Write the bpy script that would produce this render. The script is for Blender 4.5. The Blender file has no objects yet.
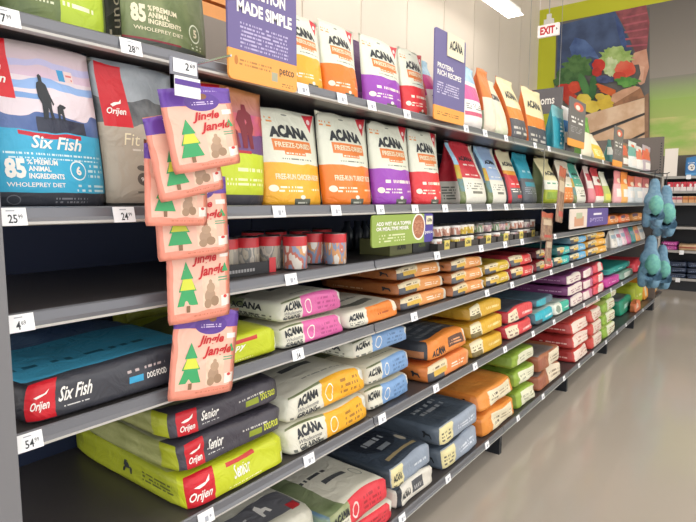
import bpy, math, random
from math import sin, cos, pi, radians, sqrt, exp, floor
from mathutils import Vector, Matrix

# ------------------------------------------------------------------ camera
F_PX = 542.0
PITCH = math.atan(59 / 542)
YAW = math.atan2(420, math.hypot(542, 59))
CAM = Vector((1.05, 0.0, 1.35))
fw = Vector((-sin(YAW) * cos(PITCH), cos(YAW) * cos(PITCH), -sin(PITCH)))
rt = Vector((cos(YAW), sin(YAW), 0))
up = rt.cross(fw)
scn = bpy.context.scene
COL = scn.collection
cd = bpy.data.cameras.new('camera')
cd.sensor_width = 36.0
cd.lens = F_PX / 696 * 36
cd.clip_start = 0.02
cam = bpy.data.objects.new('camera', cd)
COL.objects.link(cam)
cam.matrix_world = Matrix(((rt.x, up.x, -fw.x, CAM.x), (rt.y, up.y, -fw.y, CAM.y), (rt.z, up.z, -fw.z, CAM.z), (0, 0, 0, 1)))
scn.camera = cam

# ------------------------------------------------------------------ world + exposure
w = bpy.data.worlds.new('store_air')
scn.world = w
w.use_nodes = True
w.node_tree.nodes['Background'].inputs[0].default_value = (1.0, 0.98, 0.96, 1)
w.node_tree.nodes['Background'].inputs[1].default_value = 1.15
scn.view_settings.view_transform = 'Standard'
scn.view_settings.look = 'None'
scn.view_settings.exposure = 0.68
scn.view_settings.gamma = 1.0
scn.view_settings.use_curve_mapping = False
LAMP_POWER = 5.6


# ------------------------------------------------------------------ pixel helpers
def ray(px, py):
    return fw * F_PX + rt * (px - 348) - up * (py - 261)


def on_x(px, py, X=0.0):
    r = ray(px, py)
    return CAM + r * ((X - CAM.x) / r.x)


def on_y(px, py, Y):
    r = ray(px, py)
    return CAM + r * (Y / r.y)


def proj(p):
    d = Vector(p) - CAM
    return (348 + F_PX * d.dot(rt) / d.dot(fw), 261 - F_PX * d.dot(up) / d.dot(fw))


def y_at(px, X, Z):
    lo, hi = 0.05, 14.0
    for _ in range(50):
        m = (lo + hi) / 2
        if proj((X, m, Z))[0] < px:
            lo = m
        else:
            hi = m
    return lo


# ------------------------------------------------------------------ materials
def lin(c):
    """sRGB 0..255 triple -> linear"""
    if isinstance(c, str):
        c = [int(c[i:i + 2], 16) for i in (0, 2, 4)]
    o = []
    for v in c:
        v = v / 255.0
        o.append(v / 12.92 if v <= 0.04045 else ((v + 0.055) / 1.055) ** 2.4)
    return (o[0], o[1], o[2], 1.0)


MATS = {}


def plain(name, col, rough=0.5, metal=0.0, emit=0.0, noise=0.0, scale=30.0, spec=0.5, bump=0.0):
    if name in MATS:
        return MATS[name]
    m = bpy.data.materials.new(name)
    m.use_nodes = True
    nt = m.node_tree
    b = nt.nodes['Principled BSDF']
    b.inputs['Base Color'].default_value = lin(col)
    b.inputs['Roughness'].default_value = rough
    b.inputs['Metallic'].default_value = metal
    b.inputs['Specular IOR Level'].default_value = spec
    if emit:
        b.inputs['Emission Color'].default_value = lin(col)
        b.inputs['Emission Strength'].default_value = emit
    if noise or bump:
        tc = nt.nodes.new('ShaderNodeTexCoord')
        n = nt.nodes.new('ShaderNodeTexNoise')
        n.inputs['Scale'].default_value = scale
        n.inputs['Detail'].default_value = 4
        nt.links.new(tc.outputs['Object'], n.inputs['Vector'])
        if noise:
            mx = nt.nodes.new('ShaderNodeMix')
            mx.data_type = 'RGBA'
            c = lin(col)
            mx.inputs[6].default_value = tuple(v * (1 - noise) for v in c[:3]) + (1,)
            mx.inputs[7].default_value = tuple(min(1, v * (1 + noise)) for v in c[:3]) + (1,)
            nt.links.new(n.outputs['Fac'], mx.inputs[0])
            nt.links.new(mx.outputs[2], b.inputs['Base Color'])
        if bump:
            bp = nt.nodes.new('ShaderNodeBump')
            bp.inputs['Strength'].default_value = bump
            bp.inputs['Distance'].default_value = 0.01
            nt.links.new(n.outputs['Fac'], bp.inputs['Height'])
            nt.links.new(bp.outputs[0], b.inputs['Normal'])
    MATS[name] = m
    return m


def zmat(name, base, zones, rough=0.38):
    """printed film: flat print laid out in the object's own uv chart.
    u in [k,k+1] is face k of the pack"""
    if name in MATS:
        return MATS[name]
    m = bpy.data.materials.new(name)
    m.use_nodes = True
    nt = m.node_tree
    N, L = nt.nodes, nt.links
    b = N['Principled BSDF']
    b.inputs['Roughness'].default_value = rough
    uv = N.new('ShaderNodeUVMap')
    uv.uv_map = 'UVMap'
    sp = N.new('ShaderNodeSeparateXYZ')
    L.new(uv.outputs[0], sp.inputs[0])
    U, V = sp.outputs[0], sp.outputs[1]
    noi = N.new('ShaderNodeTexNoise')
    noi.inputs['Scale'].default_value = 4.0
    noi.inputs['Detail'].default_value = 1.0
    L.new(uv.outputs[0], noi.inputs['Vector'])
    noic = noi.outputs['Fac']

    def mt(op, a, bb=None, c=None):
        n = N.new('ShaderNodeMath')
        n.operation = op
        for i, x in enumerate((a, bb, c)):
            if x is None:
                continue
            if isinstance(x, (int, float)):
                n.inputs[i].default_value = x
            else:
                L.new(x, n.inputs[i])
        return n.outputs[0]

    def rect(u0, v0, u1, v1, wave=0.0):
        VV, UU = V, U
        if wave:
            off = mt('MULTIPLY', mt('SUBTRACT', noic, 0.5), wave)
            VV = mt('ADD', V, off)
            UU = mt('ADD', U, off)
        a = mt('MULTIPLY', mt('GREATER_THAN', UU, u0), mt('LESS_THAN', UU, u1))
        c = mt('MULTIPLY', mt('GREATER_THAN', VV, v0), mt('LESS_THAN', VV, v1))
        return mt('MULTIPLY', a, c)

    tco = N.new('ShaderNodeTexCoord')
    nb = N.new('ShaderNodeTexNoise')
    nb.inputs['Scale'].default_value = 16.0
    nb.inputs['Detail'].default_value = 3.0
    nb.inputs['Distortion'].default_value = 1.2
    L.new(tco.outputs['Object'], nb.inputs['Vector'])
    bp = N.new('ShaderNodeBump')
    bp.inputs['Strength'].default_value = 0.0 if name.startswith(('sign_', 'mural_', 'box_')) else 0.55
    bp.inputs['Distance'].default_value = 0.012
    L.new(nb.outputs['Fac'], bp.inputs['Height'])
    L.new(bp.outputs[0], b.inputs['Normal'])
    cur = None

    def mix(fac, c2):
        nonlocal cur
        mx = N.new('ShaderNodeMix')
        mx.data_type = 'RGBA'
        L.new(fac, mx.inputs[0])
        if cur is None:
            mx.inputs[6].default_value = lin(base)
        else:
            L.new(cur, mx.inputs[6])
        if hasattr(c2, 'node'):
            L.new(c2, mx.inputs[7])
        else:
            mx.inputs[7].default_value = lin(c2)
        cur = mx.outputs[2]

    for z in zones:
        k = z[0]
        if k == 'r':
            mix(rect(*z[1:5], wave=z[6] if len(z) > 6 else 0.0), z[5])
        elif k == 'e':
            _, cu, cv, ru, rv, c = z
            d = mt('ADD', mt('POWER', mt('ABSOLUTE', mt('DIVIDE', mt('SUBTRACT', U, cu), ru)), 2.0), mt('POWER', mt('ABSOLUTE', mt('DIVIDE', mt('SUBTRACT', V, cv), rv)), 2.0))
            mix(mt('LESS_THAN', d, 1.0), c)
        elif k == 't':      # pennant hanging from its top edge
            _, u0, v0, u1, v1, c = z
            lim = mt('MULTIPLY', mt('SUBTRACT', V, v0), (u1 - u0) / 2 / (v1 - v0))
            tri = mt('LESS_THAN', mt('ABSOLUTE', mt('SUBTRACT', U, (u0 + u1) / 2)), lim)
            mix(mt('MULTIPLY', tri, rect(u0, v0, u1, v1)), c)
        elif k == 'p':      # peak: triangle standing on its base
            _, u0, v0, u1, v1, c = z
            lim = mt('MULTIPLY', mt('SUBTRACT', v1, V), (u1 - u0) / 2 / (v1 - v0))
            tri = mt('LESS_THAN', mt('ABSOLUTE', mt('SUBTRACT', U, (u0 + u1) / 2)), lim)
            mix(mt('MULTIPLY', tri, rect(u0, v0, u1, v1)), c)
        elif k == 'd':      # lines of fine print
            _, u0, v0, u1, v1, c, rows, dens = z
            t = mt('MULTIPLY', mt('SUBTRACT', V, v0), rows / (v1 - v0))
            row = mt('FLOOR', t)
            fr = mt('LESS_THAN', mt('FRACT', t), 0.5)
            wn = N.new('ShaderNodeTexWhiteNoise')
            wn.noise_dimensions = '2D'
            cb = N.new('ShaderNodeCombineXYZ')
            L.new(mt('FLOOR', mt('MULTIPLY', U, dens * 2.2)), cb.inputs[0])
            L.new(row, cb.inputs[1])
            L.new(cb.outputs[0], wn.inputs['Vector'])
            on = mt('GREATER_THAN', wn.outputs['Value'], 0.36)
            mix(mt('MULTIPLY', mt('MULTIPLY', fr, on), rect(u0, v0, u1, v1)), c)
        elif k in ('n', 'g'):
            u0, v0, u1, v1, c1, c2 = z[1:7]
            mx = N.new('ShaderNodeMix')
            mx.data_type = 'RGBA'
            mx.inputs[6].default_value = lin(c1)
            mx.inputs[7].default_value = lin(c2)
            if k == 'n':
                n2 = N.new('ShaderNodeTexNoise')
                n2.inputs['Scale'].default_value = z[7]
                n2.inputs['Detail'].default_value = 5
                L.new(uv.outputs[0], n2.inputs['Vector'])
                mr = N.new('ShaderNodeMapRange')
                mr.inputs[1].default_value = 0.36
                mr.inputs[2].default_value = 0.64
                L.new(n2.outputs['Fac'], mr.inputs[0])
                L.new(mr.outputs[0], mx.inputs[0])
            else:
                f = mt('DIVIDE', mt('SUBTRACT', V, v0), v1 - v0)
                L.new(f, mx.inputs[0])
            mix(rect(u0, v0, u1, v1, wave=z[8] if len(z) > 8 else 0.0), mx.outputs[2])
    if cur is None:
        b.inputs['Base Color'].default_value = lin(base)
    else:
        L.new(cur, b.inputs['Base Color'])
    MATS[name] = m
    return m


INK = dict(black=plain('ink_black', '2a2f36', 0.5), white=plain('ink_white', 'f6f4f0', 0.5), red=plain('ink_red', 'c8252f', 0.5),
           grey=plain('ink_grey', '6a6a72', 0.5), green=plain('ink_green', '2f7a4a', 0.5), cream=plain('ink_cream', 'efe6c8', 0.5),
           olive=plain('ink_olive', '5b6b32', 0.5), lime=plain('ink_lime', 'd5dc4a', 0.5), brown=plain('ink_brown', '8a6a50', 0.5),
           blue=plain('ink_blue', '3aa3d2', 0.5), orange=plain('ink_orange', 'e8772c', 0.5), purple=plain('ink_purple', '5b3b96', 0.5),
           paleblue=plain('ink_paleblue', 'a9c6e4', 0.5), tan=plain('ink_tan', 'b29a7c', 0.5), maroon=plain('ink_maroon', '7c1f30', 0.5),
           midgreen=plain('ink_midgreen', '3fa468', 0.5), darkorange=plain('ink_darkorange', 'c4571c', 0.5))


# ------------------------------------------------------------------ object helpers
def link(o, parent=None):
    COL.objects.link(o)
    if parent is not None:
        o.parent = parent
    return o


def tag(o, label=None, cat=None, group=None, kind=None):
    if label:
        o['label'] = label
    if cat:
        o['category'] = cat
    if group:
        o['group'] = group
    if kind:
        o['kind'] = kind
    return o


def empty(name, loc, rz=0.0):
    o = bpy.data.objects.new(name, None)
    o.empty_display_size = 0.05
    o.location = loc
    o.rotation_euler = (0, 0, rz)
    return link(o)


class MB:
    """collects polygons with a material index"""

    def __init__(self):
        self.v, self.f, self.m = [], [], []

    def poly(self, pts, mi=0):
        b = len(self.v)
        self.v += [tuple(p) for p in pts]
        self.f.append(tuple(range(b, b + len(pts))))
        self.m.append(mi)

    def box(self, x0, y0, z0, x1, y1, z1, mi=0):
        b = len(self.v)
        self.v += [(x0, y0, z0), (x1, y0, z0), (x1, y1, z0), (x0, y1, z0), (x0, y0, z1), (x1, y0, z1), (x1, y1, z1), (x0, y1, z1)]
        for q in ((0, 3, 2, 1), (4, 5, 6, 7), (0, 1, 5, 4), (1, 2, 6, 5), (2, 3, 7, 6), (3, 0, 4, 7)):
            self.f.append(tuple(b + i for i in q))
            self.m.append(mi)
        return self

    def prism(self, prof, y0, y1, mi=0):
        """profile of (x,z) extruded along Y"""
        n = len(prof)
        b = len(self.v)
        self.v += [(x, y0, z) for x, z in prof] + [(x, y1, z) for x, z in prof]
        for i in range(n):
            j = (i + 1) % n
            self.f.append((b + i, b + j, b + n + j, b + n + i))
            self.m.append(mi)
        self.f.append(tuple(b + i for i in range(n))[::-1])
        self.f.append(tuple(b + n + i for i in range(n)))
        self.m += [mi, mi]
        return self

    def lathe(self, prof, n=16, cx=0, cy=0, mi=0):
        b = len(self.v)
        for r, z in prof:
            for i in range(n):
                a = 2 * pi * i / n
                self.v.append((cx + r * cos(a), cy + r * sin(a), z))
        for k in range(len(prof) - 1):
            for i in range(n):
                j = (i + 1) % n
                self.f.append((b + k * n + i, b + k * n + j, b + (k + 1) * n + j, b + (k + 1) * n + i))
                self.m.append(mi if not isinstance(mi, (list, tuple)) else mi[k])
        self.f.append(tuple(b + i for i in range(n))[::-1])
        self.f.append(tuple(b + (len(prof) - 1) * n + i for i in range(n)))
        self.m += [mi if not isinstance(mi, (list, tuple)) else mi[0], mi if not isinstance(mi, (list, tuple)) else mi[-1]]
        return self

    def tube(self, pts, r, n=6, mi=0):
        b = len(self.v)
        P = [Vector(p) for p in pts]
        for i, p in enumerate(P):
            t = (P[min(i + 1, len(P) - 1)] - P[max(i - 1, 0)]).normalized()
            a = t.orthogonal().normalized()
            c = t.cross(a)
            rr = r[i] if isinstance(r, (list, tuple)) else r
            for k in range(n):
                q = 2 * pi * k / n
                self.v.append(tuple(p + a * (cos(q) * rr) + c * (sin(q) * rr)))
        for i in range(len(P) - 1):
            for k in range(n):
                j = (k + 1) % n
                self.f.append((b + i * n + k, b + i * n + j, b + (i + 1) * n + j, b + (i + 1) * n + k))
                self.m.append(mi)
        self.f.append(tuple(b + k for k in range(n))[::-1])
        self.f.append(tuple(b + (len(P) - 1) * n + k for k in range(n)))
        self.m += [mi, mi]
        return self

    def mesh(self, name, mats, smooth=False):
        me = bpy.data.meshes.new(name)
        me.from_pydata(self.v, [], self.f)
        for m in mats:
            me.materials.append(m)
        me.polygons.foreach_set('material_index', self.m)
        if smooth:
            me.polygons.foreach_set('use_smooth', [True] * len(self.f))
        me.update()
        return me

    def build(self, name, mats, parent=None, smooth=False, loc=None, rz=0.0):
        if not isinstance(mats, (list, tuple)):
            mats = [mats]
        o = bpy.data.objects.new(name, self.mesh(name, mats, smooth))
        if loc is not None:
            o.location = loc
            o.rotation_euler = (0, 0, rz)
        return link(o, parent)


# ------------------------------------------------------------------ lettering
TXT = {}


def glyphs(body, bold=0.0, shear=0.0, narrow=1.0):
    """text as flat polygons normalised to a unit box; returns (verts, faces, aspect)"""
    key = (body, bold, shear)
    if key not in TXT:
        cu = bpy.data.curves.new('t', 'FONT')
        cu.body = body
        cu.resolution_u = 2
        cu.offset = bold
        cu.shear = shear
        cu.fill_mode = 'FRONT'
        o = bpy.data.objects.new('t', cu)
        me = o.to_mesh()
        vs = [(v.co.x, v.co.y) for v in me.vertices]
        fs = [tuple(p.vertices) for p in me.polygons]
        o.to_mesh_clear()
        bpy.data.objects.remove(o)
        bpy.data.curves.remove(cu)
        x0 = min(v[0] for v in vs)
        x1 = max(v[0] for v in vs)
        y0 = min(v[1] for v in vs)
        y1 = max(v[1] for v in vs)
        vs = [((x - x0) / (x1 - x0), (y - y0) / (y1 - y0)) for x, y in vs]
        TXT[key] = (vs, fs, (x1 - x0) / (y1 - y0))
    return TXT[key]


def put_text(mb, S, face, body, u0, v0, u1, v1, mi=0, bold=0.02, shear=0.0, arch=0.0, rot=0.0, off=0.0012, vertical=False):
    vs, fs, _ = glyphs(body, bold, shear)
    b = len(mb.v)
    for x, y in vs:
        if arch:
            q = 1 - (2 * x - 1) ** 2
            y = y * (1 + arch * q) / (1 + arch)
            y += 0.12 * arch * q
        if vertical:
            u = u0 + (u1 - u0) * (1 - y)
            v = v0 + (v1 - v0) * x
        else:
            u = u0 + (u1 - u0) * x
            v = v0 + (v1 - v0) * y + rot * (x - .5) * (v1 - v0)
        p, n = S(face, u, v)
        mb.v.append(tuple(p + n * off))
    for f in fs:
        mb.f.append(tuple(b + i for i in f))
        mb.m.append(mi)


def put_poly(mb, S, face, pts, mi=0, off=0.0012):
    b = len(mb.v)
    for u, v in pts:
        p, n = S(face, u, v)
        mb.v.append(tuple(p + n * off))
    mb.f.append(tuple(range(b, b + len(pts))))
    mb.m.append(mi)


def finite_normal(P):
    def S(face, u, v):
        e = 0.01
        p = P(face, u, v)
        du = P(face, min(u + e, 1), v) - P(face, max(u - e, 0), v)
        dv = P(face, u, min(v + e, 1)) - P(face, u, max(v - e, 0))
        n = du.cross(dv)
        if n.length < 1e-12:
            n = Vector((1, 0, 0))
        return p, n.normalized()
    return S


def grid_mesh(name, P, faces, nus, nvs, mats, weld=0.00005):
    import bmesh
    bm = bmesh.new()
    uvl = bm.loops.layers.uv.new('UVMap')
    for fi in faces:
        nu, nv = nus[fi], nvs[fi]
        g = [[bm.verts.new(P(fi, i / nu, j / nv)) for j in range(nv + 1)] for i in range(nu + 1)]
        for i in range(nu):
            for j in range(nv):
                f = bm.faces.new((g[i][j], g[i + 1][j], g[i + 1][j + 1], g[i][j + 1]))
                f.smooth = True
                for lp, (a, c) in zip(f.loops, ((i, j), (i + 1, j), (i + 1, j + 1), (i, j + 1))):
                    u = min(max(a / nu, 0.002), 0.998)
                    lp[uvl].uv = (fi + u, c / nv)
    bmesh.ops.remove_doubles(bm, verts=bm.verts, dist=weld)
    bmesh.ops.dissolve_degenerate(bm, edges=bm.edges, dist=1e-6)
    me = bpy.data.meshes.new(name)
    bm.to_mesh(me)
    bm.free()
    for m in mats:
        me.materials.append(m)
    return me


def wob(seed):
    r = random.Random(seed)
    T = [(r.uniform(2, 5), r.uniform(2, 5), r.uniform(0, 6.28), r.uniform(.5, 1)) for _ in range(2)] + \
        [(r.uniform(6, 13), r.uniform(5, 11), r.uniform(0, 6.28), r.uniform(.2, .45)) for _ in range(3)]

    def f(u, v):
        return sum(a * sin(p * u * 2 + q * v * 2 + s) for p, q, s, a in T) / 2.0
    return f


def pouch_surface(w, h, d, k=1.0, lean=0.0, curve=0.0, pinch=0.0, wr=0.003, seed=1, top=0.93, flare=0.0, tilt=0.0):
    """upright bag standing on its base, front towards +X. faces: 0 front, 1 near side, 2 back, 3 far side"""
    wf, wb = wob(seed), wob(seed + 99)

    def prof(t):
        if t < 0.1:
            return 0.86 + 0.14 * (t / 0.1) ** .6
        q = min(1, (t - 0.1) / (top - 0.1))
        return max(0.012, (1 - q ** 1.7))

    def P(face, u, v):
        t = v
        a = d / 2 * prof(t)
        b = w / 2 * (1 - pinch * exp(-((t - .68) / .17) ** 2)) * (1 + flare * (t - .5))
        if t < 0.05:
            b *= 0.965 + 0.035 * t / .05
        ln = -lean * t + curve * sin(t * pi * 1.6) * t
        z = h * t
        env = min(1, 6 * t) * max(0.0, min(1, (top - t) * 4))
        if face in (0, 2):
            s = 2 * u - 1
            if face == 2:
                s = -s
            x = a * (1 - k * abs(s) ** 2.4)
            x += wr * (wf if face == 0 else wb)(u, v) * env * (1 - abs(s) ** 4)
            if face == 2:
                x = -x
            return Vector((x + ln, b * s - tilt * t, z + (0.004 * sin(9 * u + seed) * (1 - 0) if t > .97 else 0)))
        e = a * (1 - k)
        q = (2 * u - 1) if face == 1 else (1 - 2 * u)
        y = b - 0.35 * e * (1 - q * q)
        return Vector((e * q + ln, (-y if face == 1 else y) - tilt * t, z))
    return P


def sack_surface(dx, dy, dz, n=11.0, wr=0.005, seed=1, taper=0.12, crown=0.0, sag=0.10):
    """bag lying flat, origin under its middle. faces: 0 front(+X) 1 near end(-Y) 2 top 3 far end 4 back 5 bottom"""
    fs = [wob(seed + 7 * i) for i in range(6)]
    rq = random.Random(seed * 13 + 5)
    skew, ph1, ph2, fy = rq.uniform(.05, .32) * dz, rq.uniform(0, 6), rq.uniform(0, 6), rq.uniform(1.6, 3.2)
    endw = rq.uniform(.01, .035) * dy

    def P(face, u, v):
        if face == 0:
            a, b, c = 1, 2 * u - 1, 2 * v - 1
        elif face == 1:
            a, b, c = 2 * u - 1, -1, 2 * v - 1
        elif face == 2:
            a, b, c = 1 - 2 * v, 2 * u - 1, 1
        elif face == 3:
            a, b, c = 1 - 2 * u, 1, 2 * v - 1
        elif face == 4:
            a, b, c = -1, 1 - 2 * u, 2 * v - 1
        else:
            a, b, c = 2 * v - 1, 2 * u - 1, -1
        r = (abs(a) ** n + abs(b) ** n + abs(c) ** n) ** (1 / n)
        p = [a / r, b / r, c / r]
        e = max(0, 1 - max(abs(q) for q in sorted((a, b, c), key=abs)[:2]) ** 6)
        dis = wr * fs[face](u, v) * e
        hz = dz * (1 - taper * abs(b) ** 4 + crown * (1 - b * b) * (1 - a * a))
        hz *= 1 - sag * (.5 + .5 * sin(fy * b + ph1)) - .35 * sag * (.5 + .5 * sin(2.3 * a + ph2))
        zf = (p[2] + 1) / 2
        x, y, z = p[0] * dx / 2, p[1] * dy / 2, hz * zf
        x -= skew * zf * max(0, p[0]) * (.6 + .4 * sin(3 * b + ph2))          # top edge set back
        y -= p[1] * abs(p[1]) * endw * (.5 + .5 * sin(2.5 * a + 2 * c + ph1))  # uneven ends
        if face == 0:
            x += dis
        elif face == 1:
            y += abs(dis)
        elif face == 2:
            z += dis - wr * 1.7 * e
        elif face == 3:
            y -= abs(dis)
        elif face == 4:
            x -= dis
        return Vector((x, y, z))
    return P


# ------------------------------------------------------------------ room
STEEL = plain('shelf_steel_dark', '4e4a4a', 0.34, 0.25, noise=0.12, scale=9)
CHAN = plain('price_rail_grey', '73757c', 0.35, 0.35)
CHANLT = plain('price_rail_edge', 'bcbab6', 0.3, 0.1)
BACK = plain('back_panel_navy', '1a2746', 0.6, noise=0.1, scale=5)
BLACK = plain('black_metal', '20242b', 0.45)
TAGW = plain('tag_paper', 'f4f6fa', 0.45)

WALL_X, WALL_Y, CEIL = -2.4, 10.1, 6.2
# floor: polished concrete
fm = plain('polished_concrete', 'b0a89e', 0.13, noise=0.06, scale=1.0, spec=0.5)
nt = fm.node_tree
tag(MB().box(WALL_X, -3, -0.1, 6.5, WALL_Y, 0).build('floor', fm), 'polished beige concrete floor', 'floor', kind='structure')
tag(MB().box(WALL_X, -3, CEIL, 6.5, WALL_Y, CEIL + .1).build('ceiling', plain('ceiling_white', 'e6e2da', 0.8)), 'plain pale store ceiling', 'ceiling', kind='structure')
wl = tag(MB().box(WALL_X - .1, -3, 0, WALL_X - .012, WALL_Y, CEIL).build('wall_left', plain('wall_groove', 'b8ab9d', 0.8)), 'beige panelled side wall', 'wall', kind='structure')
pm = MB().box(-.012, .006, .1, 0, .894, CEIL).mesh('panel', [plain('wall_beige', 'd6ccc0', 0.75, noise=0.03, scale=3)])
for i in range(14):
    o = bpy.data.objects.new('panel', pm)
    o.location = (WALL_X, -2.5 + .9 * i, 0)
    link(o, wl)
tag(MB().box(WALL_X, WALL_Y, 0, 6.5, WALL_Y + .1, CEIL).build('wall_back', plain('wall_back_paint', 'ddd4c8', 0.8)), 'beige back wall behind the mural', 'wall', kind='structure')

# ------------------------------------------------------------------ ceiling lamps
LT = None


def strip_light(x, y, z, label, L=2.4):
    r = empty('strip_light', (x, y, z))
    MB().box(-.07, -L / 2, .03, .07, L / 2, .09).build('housing', plain('lamp_housing', 'e8e8e6', 0.5), r)
    MB().prism([(-.11, 0), (.11, 0), (.075, .03), (-.075, .03)], -L / 2, L / 2).build('diffuser', plain('lamp_glow', 'fff8ee', 0.5, emit=LAMP_POWER), r)
    for s in (-1, 1):
        MB().tube([(0, s * L * .35, .09), (0, s * L * .35, CEIL - z)], .006).build('hanger_wire', plain('wire_grey', '9a9a98', .5), r)
    tag(r, label, 'ceiling light', 'strip lights hung under the ceiling')


strip_light(-1.86, 6.35, 3.88, 'white strip light hanging before the exit sign')
strip_light(-.75, 5.45, 3.86, 'white strip light hanging above the shelving run')
for x in (1.0, 3.6):
    for y in (-1.2, 1.6, 4.4, 7.2):
        strip_light(x, y, 3.9, 'white strip light hanging over the aisle')
for y in (-1.2, 1.6, 4.4, 7.2):  # extra row out of view, added to light packs deep under the shelves
    strip_light(6.1, y, 3.9, 'unseen white strip light added at the far side to brighten the shelves')
for y in (.8, 3.6):
    strip_light(-1.86, y, 3.88, 'white strip light hanging behind the shelving')

# ------------------------------------------------------------------ shelving
JOINTS = [.27, 1.505, 2.73, 3.955, 5.18, 6.405, 7.63]
Z = dict(A=1.675, B=1.338, C=1.149, D=.928, E=.594, F=.145)
DEPTH = .6
TAGS = {  # column in the photograph -> price text (None where it cannot be read)
    'A': [(5, '7.99'), (131, '28.99'), (303, None), (342, None), (374, None), (407, None), (466, None), (485, None), (506, None), (535, None), (549, None), (580, None), (603, None)],
    'B': [(12, '25.99'), (124, '24.99'), (279, None), (336, None), (379, None), (415, None), (445, None), (469, None), (489, None), (506, None), (522, None), (556, None), (574, None), (592, None), (609, None)],
    'C': [(20, '4.69'), (291, None), (437, None), (481, None), (505, None), (522, None), (555, None), (618, None)],
    'D': [(29, '54.99'), (298, '34'), (414, None), (487, None), (512, None), (534, None), (551, None), (572, None), (588, None), (600, None), (614, None)],
    'E': [(206, None), (309, None), (382, None), (436, None), (475, None), (505, None), (533, None), (554, None), (571, None), (584, None), (597, None), (611, None), (622, None)],
    'F': [(402, None), (448, None), (487, None), (518, None), (543, None), (564, None), (579, None), (593, None), (606, None), (617, None), (626, None), (635, None), (643, None)]}
BAYS = ['dark steel shelving bay with the row of hanging treat bags', 'dark steel shelving bay with the green topper sign',
        'dark steel shelving bay with the stacked can trays', 'dark steel shelving bay with the bag-filled clip strip',
        'dark steel shelving bay with the small purple and white sign', 'dark steel shelving bay next to the hanging plush dinosaurs']
RAIL = [(-.004, 0), (.0, .001), (.004, -.002), (.005, -.019), (.011, -.026), (.011, -.031), (.004, -.033), (-.004, -.033)]
shelf_objs = []
for i in range(6):
    y0, y1 = JOINTS[i] + .002, JOINTS[i + 1] - .002
    bay = tag(empty('shelving_bay', (0, y0, 0)), BAYS[i], 'shelving', 'shelving bays along the aisle')
    Lb = y1 - y0
    sh = {}
    for s, z in Z.items():
        m = MB()
        m.prism([(-DEPTH, z - .028), (-.006, z - .028), (-.006, z), (-DEPTH, z)], 0, Lb)
        so = m.build('shelf', STEEL, bay)
        r = MB()
        zz = z + .003 if s != 'F' else z + .003
        r.prism([(a, zz + c) for a, c in RAIL[:5]] + [(-.004, zz - .026)], .001, Lb - .001, 0)
        r.prism([(a, zz + c) for a, c in RAIL[4:]] + [(-.004, zz - .026)], .001, Lb - .001, 1)
        r.build('price_rail', [CHAN, CHANLT], so)
        sh[s] = so
    tall = 2.02 if i == 0 else 1.647
    MB().box(-DEPTH - .02, .0, .05, -DEPTH - .002, Lb, 1.647).build('back_panel', BACK, bay)
    MB().box(-DEPTH - .035, Lb - .02, 0, -DEPTH - .022, Lb + .02, tall).build('upright', BLACK, bay)
    for yb in ((.0, Lb - .03) if i == 0 else (Lb - .03,)):
        MB().box(-DEPTH, yb, 0, -.004, yb + .03, Z['F'] - .032).build('base_leg', BLACK, bay)
    if i == 0:
        tp = MB().box(-DEPTH - .02, -.3, 1.69, -DEPTH - .002, Lb, 2.02).build('top_panel', plain('top_panel_grey', '8a8078', .55), bay)
        for k in range(12):
            MB().box(-DEPTH - .001, Lb - .012, 1.705 + k * .026, -DEPTH + .001, Lb - .006, 1.717 + k * .026).build('slot', BLACK, tp)
        MB().box(.016, -.06, 0, .034, .0955, 2.1).build('end_post', plain('post_grey', '77777b', .45), bay)
    shelf_objs.append((y0, y1, sh))
for s, L in TAGS.items():
    for px, txt in L:
        zc = Z[s] - .014
        y = y_at(px, .008, zc)
        for y0, y1, sh in shelf_objs:
            if y0 <= y <= y1:
                wt = .047
                y = min(max(y, y0 + wt / 2 + .001), y1 - wt / 2 - .001)
                m = MB()
                a, bq = (.0062, Z[s] + .002), (.0125, Z[s] - .029)
                yl = y - y0

                def S(face, u, v, yl=yl, a=a, bq=bq):
                    return Vector((bq[0] + (a[0] - bq[0]) * v, yl - wt / 2 + wt * u, bq[1] + (a[1] - bq[1]) * v)), Vector((.98, 0, .2))
                m.prism([(a[0] - .001, a[1]), (bq[0] - .001, bq[1]), bq, a], yl - wt / 2, yl + wt / 2)
                if txt:
                    mm = txt.split('.')
                    put_text(m, S, 0, mm[0], .34, .14, .34 + .16 * len(mm[0]), .62, 1, .015, off=.0006)
                    if len(mm) > 1:
                        put_text(m, S, 0, mm[1], .37 + .16 * len(mm[0]), .38, .53 + .16 * len(mm[0]), .62, 1, .0, off=.0006)
                    put_poly(m, S, 0, [(.3, .8), (.6, .8), (.6, .86), (.3, .86)], 2, .0006)
                else:
                    put_poly(m, S, 0, [(.4, .2), (.62, .2), (.62, .6), (.4, .6)], 2, .0006)
                    put_poly(m, S, 0, [(.7, .4), (.82, .4), (.82, .6), (.7, .6)], 2, .0006)
                m.build('price_tag', [TAGW, INK['black'], plain('tag_print', 'a9adb8', .5)], sh[s])
# far end of the run
ep = tag(empty('end_screen', (0, JOINTS[-1] + .025, 0)), 'dark brown slotted panel closing the far end of the shelving', 'panel')
MB().box(-.78, 0, .0, .0, .03, 2.14).build('board', plain('end_panel_brown', '6a625e', .55), ep)
for k in range(37):
    MB().box(-.03, -.002, .9 + k * .032, -.018, 0.001, .915 + k * .032).build('slot', BLACK, ep)
cap = tag(empty('end_display', (0, JOINTS[-1] + .07, 0)), 'low grey end display base beyond the slotted panel', 'display')
MB().box(-.75, 0, 0, -.0, .45, .15).build('base', plain('endcap_grey', '8a857f', .5), cap)
MB().box(-.77, 0, .15, .01, .47, .18).build('deck', STEEL, cap)

# ------------------------------------------------------------------ bag makers
SEED = [0]
ALLBAGS = []


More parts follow.
